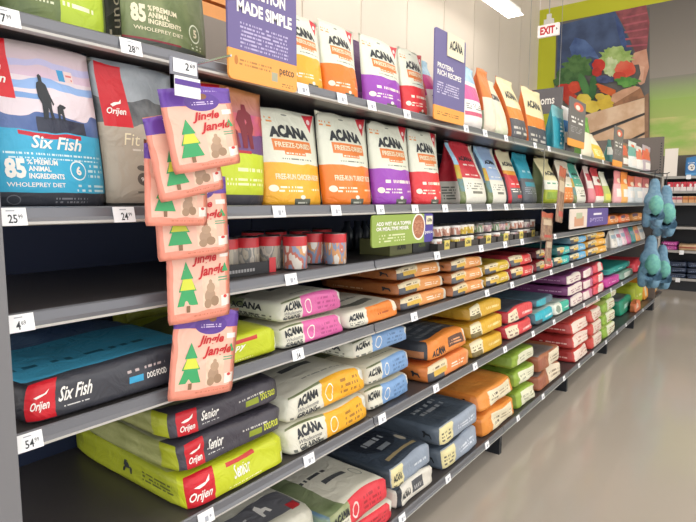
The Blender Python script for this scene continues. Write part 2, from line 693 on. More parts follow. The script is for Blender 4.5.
def letter_child(parent, mb, names):
    if mb.f:
        mb.build('lettering', [INK[n] for n in names], parent)


def print_on(o, P, letters):
    S = finite_normal(P)

    def T(face, body, u0, v0, u1, v1, ink='black', **q):
        t = MB()
        put_text(t, S, face, body, u0, v0, u1, v1, 0, **q)
        t.build('lettering', INK[ink], o)

    def G(face, pts, ink='black', off=.0012):
        g = MB()
        put_poly(g, S, face, pts, 0, off)
        g.build('emblem', INK[ink], o)
    letters(T, G)


REG = []


def settle(x0, x1, y0, y1, z0, z1):
    """keep a pack clear of those already standing beside it"""
    for a in REG:
        if x0 < a[1] and x1 > a[0] and z0 < a[5] - .004 and z1 > a[4] + .004 and y0 < a[3] + .002 and y1 > a[2]:
            if y0 >= a[2] - .004 or a[3] < (y0 + y1) / 2:
                y0 = a[3] + .002
            elif y1 > a[2] and a[2] > (y0 + y1) / 2:
                y1 = a[2] - .002
    return y0, y1


def stand(name, label, cat, mat, px0, px1, pytop, shelf, X=-.08, d=.09, k=1.0, letters=None, group=None, back=None, h=None, rz=0.0, z=None, depth_px=True, **kw):
    SEED[0] += 1
    zs = Z[shelf] if z is None else z
    xe = X + d / 2 * (1 - k)
    y0, y1 = y_at(px0, xe, zs + .03), y_at(px1, xe, zs + .03)
    yc = (y0 + y1) / 2
    if h is None:
        lo, hi = .05, 1.2
        for _ in range(40):
            mid = (lo + hi) / 2
            if proj((X - kw.get('lean', .0), yc, zs + mid))[1] > pytop:
                lo = mid
            else:
                hi = mid
        h = lo
    if shelf == 'B':
        h = min(h, .297)
    y0, y1 = settle(X - d / 2, X + d / 2, y0, y1, zs, zs + h)
    yc = (y0 + y1) / 2
    REG.append((X - d / 2, X + d / 2, y0, y1, zs, zs + h))
    wd = y1 - y0
    P = pouch_surface(wd, h, d, k, seed=SEED[0], **kw)
    fc = (0, 2) if k >= 1 else (0, 1, 2, 3)
    me = grid_mesh(name, P, fc, {0: 14, 1: 4, 2: 8, 3: 4}, {0: 22, 1: 22, 2: 22, 3: 22}, [mat])
    # flat base
    import bmesh
    bm = bmesh.new()
    bm.from_mesh(me)
    be = [e for e in bm.edges if e.is_boundary]
    if be:
        bmesh.ops.holes_fill(bm, edges=be, sides=200)
    bm.to_mesh(me)
    bm.free()
    o = bpy.data.objects.new(name, me)
    o.location = (X, yc, zs + .001)
    o.rotation_euler = (0, 0, rz)
    link(o)
    tag(o, label, cat, group)
    if letters:
        print_on(o, P, letters)
    ALLBAGS.append(o)
    return o


def lie(name, label, cat, mat, px0, px1, shelf, z0, dz, X=-.02, dx=.38, letters=None, group=None, rz=0.0, res=(14, 8), **kw):
    """bag lying with its side towards the aisle; its front face spans photo columns px0..px1"""
    SEED[0] += 1
    zs = Z[shelf] + z0
    CLEAR = dict(D=.185, E=.30, F=.415)[shelf]
    dz = min(dz, (CLEAR - z0) / (1 + kw.get('crown', 0)))
    y0, y1 = y_at(px0, X, zs + dz / 2), y_at(px1, X, zs + dz / 2)
    for a in REG:      # rest on whatever lies below
        if X - dx < a[1] and X > a[0] and y0 < a[3] - .01 and y1 > a[2] + .01 and a[4] < zs - .02 and a[5] > zs - .03:
            nz = max(zs, a[5] + .0015)
            dz = dz - max(0, nz - zs) * .5
            zs = nz
    top = Z[shelf] + CLEAR
    dz = min(dz, (top - zs) / (1 + kw.get('crown', 0)))
    y1 = min(y1, JOINTS[-1] - .005)
    y0, y1 = settle(X - dx, X + .008, y0, y1, zs, zs + dz)
    REG.append((X - dx, X + .008, y0, y1, zs, zs + dz * (1 + kw.get('crown', 0))))
    P = sack_surface(dx, y1 - y0, dz, seed=SEED[0], **kw)
    nu, nv = res
    me = grid_mesh(name, P, range(6), {0: nu, 1: 8, 2: nu, 3: 8, 4: nu, 5: nu}, {0: nv, 1: nv, 2: 8, 3: nv, 4: nv, 5: 8}, [mat])
    o = bpy.data.objects.new(name, me)
    o.location = (X - dx / 2, (y0 + y1) / 2, zs + .001)
    o.rotation_euler = (0, 0, rz)
    link(o)
    tag(o, label, cat, group)
    if letters:
        print_on(o, P, letters)
    ALLBAGS.append(o)
    return o


# ------------------------------------------------------------------ printed films
PALE = 'e3e6d6'
FD = dict(yellow='f2b233', orange='ee7f2a', purple='9a45b8', red='e0383f')


def freeze_mat(c):
    col = FD[c]
    return zmat('film_freeze_' + c, PALE, [
        ('r', 0, -.1, 1, .44, col, .05), ('r', 1, -.1, 4, .44, col), ('r', .2, .57, .82, .69, 'e5823c'), ('r', .34, .53, .68, .58, 'e5823c'),
        ('d', .36, .54, .66, .57, 'f6efe2', 1, 40),
        ('d', .25, .48, .8, .51, '80857a', 1, 30), ('d', .06, .86, .26, .93, 'e79a55', 2, 26),
        *([] if c in ('yellow', 'orange') else [('d', .2, .27, .86, .345, 'f8f0dd', 1, 26)]), ('d', .18, .145, .5, .22, 'f8f0dd', 2, 30), ('d', .66, .16, .9, .2, 'f8f0dd', 1, 30),
        ('e', .13, .18, .05, .035, 'f8f0dd'), ('r', .36, .0, .62, .075, '5c6258'), ('d', .4, .02, .58, .06, 'd7d8cc', 1, 30), ('e', .49, .09, .04, .022, 'f3efe4'),
        ('t', .78, .80, .99, 1.0, 'cf2d3c'), ('e', .885, .92, .03, .028, 'f6dfe0'), ('e', .48, .955, .05, .009, '8b9086')], .36)


def acana_arch(T, G):
    T(0, 'ACANA', .18, .70, .80, .84, 'black', bold=.065, arch=.5)


def recipe_letters(c):
    def f(T, G):
        acana_arch(T, G)
        T(0, 'FREEZE-DRIED', .23, .605, .79, .66, 'cream', bold=.03)
        r = {'yellow': 'FREE-RUN CHICKEN RECIPE', 'orange': 'FREE-RUN TURKEY RECIPE'}.get(c)
        if r:
            T(0, r, .16, .27, .88, .33, 'cream', bold=.03)
    return f


def acana_front(v0, v1, u0=.14, u1=.86, ink='black', arch=.5):
    def f(T, G):
        T(0, 'ACANA', u0, v0, u1, v1, ink, bold=.045, arch=arch)
    return f


# six blue fish bag
M_FISH = zmat('film_blue_fish', '3aa9d6', [
    ('r', 0, .49, 1, 1.1, 'e4d8e2'), ('g', 0, .80, 1, 1.1, 'd9bfd6', 'a8a494'), ('r', 0, .86, 1, .90, 'b7b6dc', .08), ('r', 0, .73, 1, .785, '8fb2e6', .10), ('r', .3, .665, .52, .70, '7aa4dc', .05), ('n', 0, .40, 1, .57, '47639e', '6179b0', 5, .16),
    ('r', .46, .47, .86, .555, '33394c', .07),
    ('r', -.1, -.1, 1, .47, '3fb0da', .06), ('r', 0, -.1, 1, .095, '3b3f49', .015), ('r', 1, -.1, 2, 1.1, '30343f'), ('r', 2, -.1, 4, 1.1, '3b4560'),
    ('r', .0, .655, .345, 1.1, 'd8202c', .02), ('d', .19, .325, .97, .35, 'd6eef6', 1, 60), ('d', .22, .30, .95, .318, 'd6eef6', 1, 60),
    ('e', .735, .24, .075, .062, 'e9f6fa'), ('e', .735, .24, .066, .054, '3fb0da'),
    ('d', .83, .20, .98, .30, 'c9e8f3', 3, 30), ('d', .7, .105, .98, .165, 'c9e8f3', 2, 14), ('r', .3, .435, .80, .462, 'c62a3a', .05),
    ('r', .71, .80, .765, .87, '3a9ad0'), ('r', .77, .80, .84, .87, 'e6d0d0'), ('d', .78, .81, .83, .86, 'd87a78', 2, 30), ('e', .23, .05, .045, .03, '70747e'), ('e', .23, .05, .038, .024, '3b3f49'),
    ('d', .52, .03, .8, .075, '8c9099', 2, 40)], .42)


def fish_letters(T, G):
    T(0, 'Six Fish', .38, .365, .79, .445, 'white', bold=.02, shear=.35)
    T(0, '85', .185, .18, .32, .30, 'white', bold=.05)
    T(0, '%', .33, .265, .37, .295, 'white', bold=.02)
    T(0, 'PREMIUM', .38, .265, .56, .297, 'white', bold=.03)
    T(0, 'ANIMAL', .335, .225, .5, .256, 'white', bold=.03)
    T(0, 'INGREDIENTS', .335, .18, .6, .213, 'white', bold=.03)
    T(0, 'WHOLEPREY DIET', .19, .13, .6, .157, 'white', bold=.01)
    T(0, '6', .71, .21, .76, .27, 'white', bold=.04)
    T(0, 'Orijen', .06, .72, .30, .79, 'white', bold=.02, shear=.4)
    # leaping dog above the name
    G(0, [(.14, .80), (.19, .82), (.25, .823), (.285, .84), (.275, .812), (.22, .80), (.16, .79)], 'white')
    # person and dog on the rocks
    G(0, [(.52, .55), (.525, .64), (.505, .68), (.505, .735), (.515, .765), (.535, .775), (.535, .81), (.55, .822), (.565, .81), (.562, .775), (.585, .76), (.60, .70), (.62, .645), (.61, .635), (.60, .66), (.595, .61), (.605, .55), (.58, .55), (.57, .62), (.555, .55)], 'black')
    G(0, [(.635, .55), (.635, .60), (.64, .63), (.665, .65), (.69, .645), (.71, .635), (.70, .625), (.685, .62), (.69, .55), (.67, .55), (.665, .59), (.655, .59), (.65, .55)], 'black')


M_TRIM = zmat('film_grey_trim', 'b3aa9b', [
    ('n', 0, .6, 1, 1.1, '8e979f', 'a9b2ba', 3), ('n', 0, .58, 1, .76, '4b4f54', '6e7276', 8, .12), ('r', 0, .0, 1, .03, '4a4a48'),
    ('r', 1, -.1, 4, 1.1, '7f7d76'), ('r', .06, .56, .36, .985, 'd01f2e'), ('d', .3, .40, .98, .425, 'd8d2c8', 1, 40),
    ('d', .4, .32, .9, .35, 'd8d2c8', 1, 40), ('e', .38, .2, .07, .045, '5f5a54'), ('e', .58, .2, .07, .045, '5f5a54'), ('e', .38, .28, .06, .02, '5f5a54'),
    ('d', .64, .56, .86, .6, 'e8e8e8', 1, 30), ('d', .3, .1, .6, .13, '7d776d', 1, 40)], .4)


def trim_letters(T, G):
    T(0, 'Fit & Trim', .22, .435, .95, .52, 'cream', bold=.0, shear=.3)
    T(0, 'Orijen', .11, .63, .31, .69, 'white', bold=.02, shear=.4)
    G(0, [(.16, .71), (.2, .725), (.25, .73), (.28, .75), (.27, .72), (.22, .71), (.18, .695)], 'white')
    T(0, '96', .345, .185, .415, .215, 'white', bold=.02)


M_SUNSET = zmat('film_sunset', '7b4a86', [
    ('g', 0, .58, 1, 1.1, '8a3f8e', 'd8963c'), ('n', 0, .62, 1, .8, 'b8458a', 'e07a3a', 3), ('r', 0, .45, 1, .62, '6d4a80', .05), ('r', 0, -.1, 1, .46, 'c6d838', .05),
    ('r', 0, -.1, 1, .10, '4a4a52'), ('d', .5, .3, .95, .36, 'eef2c0', 1, 24), ('d', .35, .18, .95, .26, 'eef2c0', 2, 24), ('r', 1, -.1, 4, 1.1, '8b3a44'), ('r', 0, .82, .42, 1.1, 'c01c30'),
    ('r', .3, .455, .75, .48, 'b4283a')], .4)


def sunset_letters(T, G):
    G(0, [(.62, .5), (.62, .66), (.58, .74), (.63, .82), (.68, .83), (.7, .88), (.75, .88), (.76, .83), (.82, .8), (.83, .68), (.79, .62), (.8, .5), (.74, .5), (.72, .64), (.69, .5)], 'maroon')
    G(0, [(.46, .5), (.48, .62), (.53, .66), (.57, .64), (.58, .5)], 'maroon')


# ---------------------------------------------------------------- shelf with the freeze-dried pouches
Bf = 'freeze-dried food pouches'
stand('kibble_bag', 'large blue kibble bag showing a person and dog silhouette', 'kibble bag', M_FISH, -24, 103, 30, 'B', X=-.085, d=.13, k=.55, lean=-.055, flare=-.08, tilt=.03, letters=fish_letters, wr=.004)
stand('kibble_bag', 'large grey kibble bag with mountains and a red corner', 'kibble bag', M_TRIM, 106, 182, 50, 'B', X=-.09, d=.13, k=.5, tilt=.035, lean=-.05, letters=trim_letters, wr=.004)
stand('kibble_bag', 'sunset and lime kibble bag behind the hanging treat bags', 'kibble bag', M_SUNSET, 192, 263, 78, 'B', X=-.09, d=.12, k=.5, tilt=.02, lean=-.045, letters=sunset_letters)
for c, a, b, t in (('yellow', 261, 321, 112), ('orange', 322, 371, 117), ('purple', 372, 411, 122), ('red', 411.5, 440, 128)):
    stand('food_pouch', f'pale and {c} food pouch on the eye-level shelf', 'food pouch', freeze_mat(c), a, b, t, 'B', X=-.075, d=.095, lean=.02, tilt=.012, letters=recipe_letters(c), group=Bf, wr=.003)
for c, a, b, t in (('yellow', 284, 322, 17), ('orange', 321, 357, 26), ('purple', 363, 401, 41), ('red', 401, 425, 52)):
    stand('food_pouch', f'pale and {c} food pouch on the topmost shelf', 'food pouch', freeze_mat(c), a, b, t, 'A', X=-.07, d=.09, lean=.02, letters=recipe_letters(None), group=Bf, wr=.003)
stand('food_pouch', 'dark purple pouch tucked between the pale orange and purple pouches', 'food pouch', zmat('film_dkpurple', '5b3a66', [('r', 0, .0, 1, .3, '7c4d8a')]), 350, 372, 44, 'A', X=-.2, d=.08)

# olive bags on the topmost shelf
M_OLIVE1 = zmat('film_olive_a', '6f7f4a', [('r', .50, -.1, .97, 1.1, 'b6cf3c'), ('n', 0, .0, .5, .5, '5f7148', '77874f', 4), ('r', 1, -.1, 4, 1.1, '3c4638'), ('d', .5, .13, .85, .17, 'f1f3d0', 1, 20),
                                        ('r', 0, -.1, 1, .03, '3c4638'), ('d', .24, .12, .44, .14, 'dfe3c4', 1, 30)], .42)
M_OLIVE2 = zmat('film_olive_b', '74825a', [('n', .0, .0, 1, 1.1, '66754e', '8a9668', 3), ('r', 0, -.1, 1, .085, '474c46'), ('r', 0, .08, .6, .09, '8c2c38'), ('r', 1, -.1, 2, 1.1, '3c4534'), ('r', 2, -.1, 4, 1.1, '5a664a'),
                                        ('e', .8, .185, .08, .055, 'e9efd8'), ('e', .8, .185, .068, .046, '76845c'), ('d', .74, .095, .9, .13, 'dbe2c8', 2, 14), ('d', .2, .46, .7, .5, 'dbe2c8', 1, 40)], .42)


def olive1_letters(T, G):
    T(0, 'DRA', .52, .21, .84, .33, 'olive', bold=.03)
    G(0, [(.22, .15), (.26, .165), (.30, .165), (.31, .15), (.27, .135), (.23, .135)], 'cream')


def olive2_letters(T, G):
    T(0, '85', .08, .17, .22, .27, 'cream', bold=.05)
    T(0, '%', .24, .24, .28, .27, 'cream', bold=.02)
    T(0, 'PREMIUM', .29, .24, .56, .27, 'cream', bold=.03)
    T(0, 'ANIMAL', .24, .205, .46, .235, 'cream', bold=.03)
    T(0, 'INGREDIENTS', .24, .17, .60, .198, 'cream', bold=.03)
    T(0, 'WHOLEPREY DIET', .1, .13, .62, .15, 'cream', bold=.01)
    T(0, '5', .775, .16, .825, .21, 'cream', bold=.04)
    T(1, 'Tundra', .25, .08, .8, .42, 'cream', bold=.0, shear=.3, vertical=True)


stand('kibble_bag', 'olive kibble bag with a bright lime panel on the topmost shelf', 'kibble bag', M_OLIVE1, -4, 106, 0, 'A', X=-.13, d=.14, k=.35, h=.42, letters=olive1_letters)
stand('kibble_bag', 'olive kibble bag with large white figures on the topmost shelf', 'kibble bag', M_OLIVE2, 122, 206, 0, 'A', X=-.13, d=.14, k=.35, h=.40, letters=olive2_letters)
stand('kibble_bag', 'dark grey kibble bag at the shelf end post, topmost shelf', 'kibble bag', zmat('film_dkgrey', '54545a', [('r', 0, .3, 1, .5, '6a6a70')]), -70, -6, 0, 'A', X=-.13, d=.13, k=.4, h=.36)
# slatted crate above the grey panel
cr = tag(empty('slatted_crate', (-.98, y_at(205, -.98, 2.1), 1.70)), 'pale orange slatted crate behind the grey top panel', 'crate')
for k in range(9):
    MB().box(-.14, -.3, .02 + k * .075, .0, .22, .08 + k * .075).build('slat', plain('crate_orange', 'e09a5a', .6, noise=.1, scale=12), cr)
for yy in (-.28, .17):
    MB().box(-.158, yy, -.2, -.151, yy + .04, .7).build('corner_post', plain('crate_dark', '5a4030', .6), cr)
MB().box(-.15, -.3, -1.7, .01, .22, 0.0).build('crate_base', plain('crate_dark', '5a4030', .6), cr)

# ---------------------------------------------------------------- landscape bags with gusset sides (eye-level shelf)
LG = 'tall gusseted food bags on the eye-level shelf'


def tall_mat(name, top, mid, side, landscape=True):
    z = [('r', 0, -.1, 1, .42, 'e8e6da'), ('r', 0.12, .42, .88, 1.1, top), ('r', .2, .42, .8, .58, mid), ('d', .2, .24, .8, .36, '8a8a80', 3, 14), ('r', .35, .17, .7, .21, '77776e'),
         ('d', .22, .62, .8, .67, 'f3efe6', 1, 16), ('d', .25, .46, .75, .5, 'f3efe6', 1, 20),
         ('r', 1, -.1, 2, 1.1, side[0]), ('r', 1, -.1, 2, .36, side[1]), ('d', 1.2, .08, 1.8, .3, '70756c', 5, 9), ('r', 2, -.1, 4, 1.1, side[0])]
    if landscape:
        z += [('n', 0, .62, .14, 1.1, '8fc4e6', 'b8dcf0', 6), ('n', 0, .4, .14, .62, 'e2943a', 'b8c04a', 6), ('n', 0, .2, .14, .4, '5f8a9a', '6f7f4a', 7), ('n', 0, -.1, .14, .2, '6a7a48', '8d9a70', 9),
              ('n', .86, .5, 1, 1.1, 'e8e6da', 'e0ddcc', 6)]
    return zmat(name, 'e8e6da', z, .38)


def seal_top(o, col):
    pass


stand('food_bag', 'tall red landscape food bag at the edge of the empty gap', 'food bag', tall_mat('film_tall_red', 'd43a48', 'd43a48', ('b42b38', 'd9d7cc')), 461, 487, 127, 'B', X=-.13, d=.17, k=.25, letters=acana_front(.69, .77, .2, .8), pinch=.12, group=LG, lean=.03)
stand('food_bag', 'tall light blue landscape food bag beside the red one', 'food bag', tall_mat('film_tall_blue', '9db9de', 'a9bfe0', ('7f9fc0', '6f7f5a')), 489, 507, 132, 'B', X=-.13, d=.17, k=.25, letters=acana_front(.69, .77, .2, .8), pinch=.12, group=LG, lean=.03)
M_CRG = zmat('film_cream_red_grey', 'e9e2bf', [('r', 0, -.1, 1, .56, '5a5a60'), ('r', 0, .3, 1, .56, 'd8323c'), ('r', 0, .54, 1, .62, 'e8a03a'), ('r', 0.0, .0, .12, .56, 'c02a36'), ('d', .15, .22, .9, .3, 'e8e4dc', 2, 7), ('r', .4, .11, .85, .17, 'd8323c'), ('d', .2, .36, .85, .4, 'f6e0dc', 1, 9),
                                              ('r', 1, -.1, 4, 1.1, 'c02a36'), ('r', 1, -.1, 4, .5, '5a5a60')])
stand('food_bag', 'cream, red and charcoal food bag between blue and teal ones', 'food bag', M_CRG, 509, 522, 148, 'B', X=-.13, d=.17, k=.3, letters=acana_front(.70, .79, .08, .9), pinch=.08, group=LG, lean=.03)
M_TCH = zmat('film_teal_charcoal', '2fa6c0', [('r', 0, -.1, 1, .5, '5f636a'), ('d', .1, .2, .9, .34, '9aa0a8', 4, 8), ('r', .15, .34, .85, .43, '3f9ab0'), ('d', .2, .62, .8, .7, 'bfe4ec', 1, 8), ('r', 1, -.1, 4, 1.1, '2fa6c0'), ('r', 1, -.1, 4, .45, '5a5a60')])
stand('food_bag', 'teal and charcoal food bag beside the cream and lime one', 'food bag', M_TCH, 523.5, 537, 150, 'B', X=-.13, d=.17, k=.3, pinch=.1, group=LG, lean=.02)
M_CGL = zmat('film_cream_lime', 'ece3b4', [('r', 0, -.1, 1, .3, 'b4c23a'), ('r', 0, .3, 1, .5, 'e9ebe0'), ('d', .1, .42, .9, .48, '4fa27c', 1, 14), ('r', .1, .1, .6, .25, '8fae3a'), ('r', 1, -.1, 4, 1.1, '8a9468')])
stand('food_bag', 'cream and lime food bag with its top folded over', 'food bag', M_CGL, 542, 556, 152, 'B', X=-.13, d=.18, k=.4, letters=acana_front(.60, .70), pinch=.1, group=LG, lean=-.02, curve=.03)
M_COR = zmat('film_cream_orange', 'e6ddca', [('r', 0, -.1, 1, .38, 'e0813c'), ('r', 0, .38, 1, .5, 'efe9dc'), ('d', .1, .42, .9, .47, '4fa27c', 1, 14), ('r', 1, -.1, 4, 1.1, '6a5a4c'), ('d', .2, .1, .8, .3, 'f2c79a', 3, 12)])
stand('food_bag', 'cream and burnt orange food bag behind the clip strip', 'food bag', M_COR, 559, 572, 153, 'B', X=-.13, d=.18, k=.4, letters=acana_front(.62, .72), pinch=.1, group=LG, lean=-.01)
stand('food_bag', 'teal landscape food bag beside the cream and burnt orange one', 'food bag', tall_mat('film_tall_teal', '4fb09a', '57b49c', ('2f7a6a', 'cfd5c8')), 574, 586, 158, 'B', X=-.13, d=.18, k=.25, letters=acana_front(.69, .77, .2, .8), pinch=.12, group=LG, lean=.02)
stand('food_bag', 'pale pink food bag beside the teal landscape bag', 'food bag', zmat('film_pink_white', 'ead9d2', [('r', 0, -.1, 1, .4, 'd8838c'), ('r', .1, .6, .9, .8, 'cf4a5c'), ('r', 1, -.1, 4, 1.1, 'b86a70')]), 588, 593, 162, 'B', X=-.13, d=.18, k=.4, group=LG)
stand('food_bag', 'crimson and pale food bag beside the pale pink one', 'food bag', zmat('film_crimson', 'd6404a', [('r', 0, .5, 1, .75, 'f0e6dc'), ('r', 0, -.1, 1, .2, 'f0e6dc'), ('e', .5, .62, .25, .06, '9a2a34'), ('r', 1, -.1, 4, 1.1, '9a2a34')]), 595, 602, 164, 'B', X=-.13, d=.18, k=.4, group=LG, pinch=.1)
stand('food_bag', 'pale green food bag at the last dark gap', 'food bag', zmat('film_palegreen', 'b9c66a', [('r', 0, .55, 1, 1.1, 'e8e8d4'), ('r', .1, .1, .9, .3, 'd8d85a'), ('r', 1, -.1, 4, 1.1, '8fa04a')]), 603.5, 609, 172, 'B', X=-.13, d=.18, k=.4, group=LG, pinch=.1)

# ---------------------------------------------------------------- topmost shelf, beyond the second sign
AG = 'bags on the topmost shelf past the purple sign'
M_PNK = zmat('film_multi_pink', 'efe9e4', [('r', 0, .5, 1, .78, 'd0448a'), ('n', 0, .75, 1, 1.1, '8fc4e6', 'b8dcf0', 6), ('d', .15, .3, .85, .42, '6a6a68', 4, 10), ('r', .1, .14, .9, .2, 'd0587a'), ('n', 1, .4, 2, 1.1, 'c8428a', 'e0813c', 6), ('r', 1, -.1, 2, .4, 'd5d6cc'), ('d', 1.2, .05, 1.8, .3, '70756c', 5, 9), ('r', 2, -.1, 4, 1.1, '9a4a6a')])
stand('food_bag', 'multicoloured pink and blue food bag half behind the purple recipe sign', 'food bag', M_PNK, 424, 441, 60, 'A', X=-.12, d=.2, k=.3, group=AG, pinch=.08)
M_PNK2 = zmat('film_white_pink', 'f1ece8', [('n', 0, .75, 1, 1.1, '8fc4e6', 'b8dcf0', 6), ('r', .1, .44, .9, .68, 'dc5a9a'), ('r', .1, .2, .9, .26, 'd0587a'), ('d', .15, .3, .85, .4, '8a8a86', 3, 10), ('r', 1, -.1, 4, 1.1, 'd8c8cc')])
stand('food_bag', 'white and pink food bag right beside the purple recipe sign', 'food bag', M_PNK2, 460, 481, 66, 'A', X=-.12, d=.2, k=.3, group=AG, lean=-.02, pinch=.08)
M_ORB = zmat('film_orange_brown', 'e9dcc8', [('r', 0, .55, 1, 1.1, 'e0813c'), ('r', 1, -.1, 2, 1.1, 'd9703a'), ('r', 1, -.1, 2, .35, 'a9b8a0'), ('r', 2, -.1, 4, 1.1, 'b8602c')])
stand('food_bag', 'narrow orange food bag with a folded orange top', 'food bag', M_ORB, 483, 493, 70, 'A', X=-.12, d=.2, k=.3, group=AG, lean=-.03)
M_CRO = zmat('film_cream_orangeside', 'ece3c4', [('r', .1, .6, .9, .75, 'e6dfd0'), ('n', 0, -.1, 1, .4, 'cfd8b8', 'e9e4cf', 5), ('r', 1, -.1, 2, 1.1, 'd86a2a'), ('r', 2, -.1, 4, 1.1, 'c86a34')])
stand('food_bag', 'cream food bag with an orange side beside the narrow orange bag', 'food bag', M_CRO, 494, 508, 80, 'A', X=-.12, d=.2, k=.2, group=AG, lean=.01, letters=acana_front(.62, .74))
M_CRK = zmat('film_cream_charcoal', 'efe2b4', [('r', 0, -.1, 1, .34, '54545a'), ('r', 0, .34, 1, .52, 'e98a34', .04), ('d', .1, .1, .9, .26, 'c8c4bc', 2, 8), ('r', 1, -.1, 2, 1.1, 'd8702c'), ('r', 2, -.1, 4, 1.1, 'c86a34')])
for i, (a, b, t, lab) in enumerate(((512, 527, 80, 'cream food bag with charcoal and orange base and high peaked top'), (529, 547, 90, 'wide cream food bag with charcoal and orange base next to the teal bag'))):
    stand('food_bag', lab, 'food bag', M_CRK, a, b, t, 'A', X=-.12, d=.2 if i == 0 else .1, k=.2, group=AG, letters=acana_front(.66, .80), lean=.02)
M_TEAL = zmat('film_teal', '3fa9bc', [('r', .3, .1, .75, .85, '1f93b4'), ('r', 0, .75, 1, 1.1, '7fc4cc', .1), ('d', .4, .15, .65, .7, 'e9f4f4', 6, 6), ('r', 1, -.1, 4, 1.1, '2f8a9a')])
stand('food_bag', 'turquoise food bag with a crumpled top leaning over the shelf edge', 'food bag', M_TEAL, 551, 563, 107, 'A', X=-.08, d=.11, k=.4, group=AG, lean=-.02, wr=.006, flare=.25)
stand('food_bag', 'bright blue and white food bag beside the turquoise one', 'food bag', zmat('film_blue_white', '2f86d0', [('r', 0, -.1, 1, .45, 'e6e4dc'), ('r', 0, -.1, 1, .22, '5f6268'), ('r', 0, .7, 1, 1.1, 'e9eef2'), ('r', 1, -.1, 4, 1.1, 'd8dade')]), 565, 574, 108, 'A', X=-.08, d=.11, k=.4, group=AG)
stand('food_bag', 'cream food bag with a green leafy top behind the grey sign', 'food bag', zmat('film_leaf', 'efe6cc', [('n', 0, .6, 1, 1.1, '5a9a3a', '7fb84a', 5), ('r', 1, -.1, 4, 1.1, '6a9a4a')]), 581, 591, 116, 'A', X=-.09, d=.12, k=.4, group=AG)
stand('food_bag', 'slim cream and yellow food bag with a pale curved edge', 'food bag', zmat('film_cream_yellow', 'f0c64a', [('r', 0, .55, 1, 1.1, 'efe7d2'), ('d', .1, .15, .9, .4, 'fdf2c8', 4, 8), ('r', 1, -.1, 4, 1.1, 'e8e2d0')]), 593, 606, 132, 'A', X=-.08, d=.14, k=.2, group=AG, lean=.06)
stand('food_bag', 'dark teal pouch standing past the cream and yellow bag', 'food bag', zmat('film_dkteal', '3a7a78', [('r', 0, .4, 1, .7, 'd8dcd2')]), 606.5, 610, 140, 'A', X=-.1, d=.1, group=AG)
for i, (a, b, t, c1, c2, lab) in enumerate(((613.5, 618, 140, 'c85a60', 'e8d8d2', 'small red treat pouch'), (618, 627, 143, 'cf5a48', '8a6a5a', 'small rust treat pouch'), (626, 635, 142, '6fa8a0', 'e0e4e2', 'small teal and white treat pouch'), (634, 641, 147, 'd87a60', 'e8e4e0', 'small salmon and white treat pouch'), (640, 649, 146, 'd8604a', 'b8a8b4', 'small coral treat pouch'))):
    stand('treat_pouch', lab + ' on the topmost shelf', 'treat pouch', zmat('film_treat_a%d' % i, c2, [('r', 0, .45, 1, .8, c1), ('r', .2, .1, .8, .35, 'efe9e4'), ('r', .3, .8, .7, .9, 'e8603a')]), a, b, t, 'A', X=-.05, d=.08, group='small treat pouches at the far end', pinch=.1)
for i, (a, b, t, c1, c2, lab) in enumerate(((612, 619, 171, 'e0848c', 'e8b0b4', 'small pink treat pouch'), (618, 626, 172, 'e8822c', 'efb060', 'small orange treat pouch'), (625, 633, 176, 'd8603c', 'dfe2e4', 'small white treat pouch with rust top'), (633, 641, 177, 'd8706a', 'cfd6da', 'small white treat pouch with coral top'), (640, 648, 178, 'b85a60', 'd8d2d6', 'small white treat pouch with maroon top'))):
    stand('treat_pouch', lab + ' on the eye-level shelf', 'treat pouch', zmat('film_treat_b%d' % i, c2, [('r', 0, .6, 1, 1.1, c1), ('r', .2, .2, .8, .45, 'f2ece6'), ('e', .5, .7, .25, .08, 'f0d8c0')]), a, b, t, 'B', X=-.05, d=.08, group='small treat pouches at the far end', pinch=.1)

# ------------------------------------------------------------------ lying sacks
# faces: 0 front, 1 near end, 2 top, 3 far end, 4 back, 5 bottom


def grain_mat(name, c, w=.3):
    """white grain bag whose front turns coloured after the logo"""
    k = (1 - w)
    return zmat(name, 'dedccd', [('r', w, -.1, 1, 1.1, c, .03), ('e', .95, .8, .06, .35, 'dfe0d6'), ('e', w + .15 * k, .5, .075 * k, .3, 'f4efe2'), ('e', w + .15 * k, .5, .062 * k, .25, c),
                                 ('d', w + .36 * k, .25, w + .78 * k, .85, 'a8742c' if c.startswith('f') else 'b8508a' if c.startswith('d9') else 'a82834' if c.startswith('dc') else '5a7eae', 3, 26), ('d', .04, .12, w * .9, .3, '6a6d66', 1, 40),
                                 ('r', 1, -.1, 2, 1.1, 'd7d8c8'), ('n', 1, .6, 1.6, 1.1, '66704a', '8a9270', 3), ('d', 1.35, .1, 1.9, .4, '77796e', 2, 22),
                                 ('r', 2.34, .36, 2.7, .42, '55585a'), ('d', 2.35, .15, 2.9, .18, '8a8d84', 1, 30), ('n', 2, .5, 2.22, 1.1, '66704a', '8a9270', 3), ('e', 2.8, .62, .07, .09, '9a9c90'), ('e', 2.8, .62, .058, .075, 'dedccd'),
                                 ('r', 3, -.1, 4, 1.1, c), ('n', 0, .93, w, 1.1, '66704a', '8a9270', 4)], .36)


def grain_letters(T, G):
    T(0, 'ACANA', .03, .46, .27, .84, 'black', bold=.06, arch=.25)
    T(1, 'ACANA', .5, .42, .86, .78, 'black', bold=.04, arch=.25)


def grain_letters_full(T, G):
    T(0, 'ACANA', .04, .52, .29, .88, 'black', bold=.065, arch=.3)
    T(0, 'Wholesome', .05, .34, .28, .48, 'grey', shear=.2, bold=.0)
    T(0, 'GRAINS', .05, .12, .26, .31, 'black', bold=.02)
    T(1, 'ACANA', .45, .5, .8, .85, 'black', bold=.04, arch=.25)
    T(1, 'GRAINS', .48, .16, .78, .32, 'black', bold=.01)


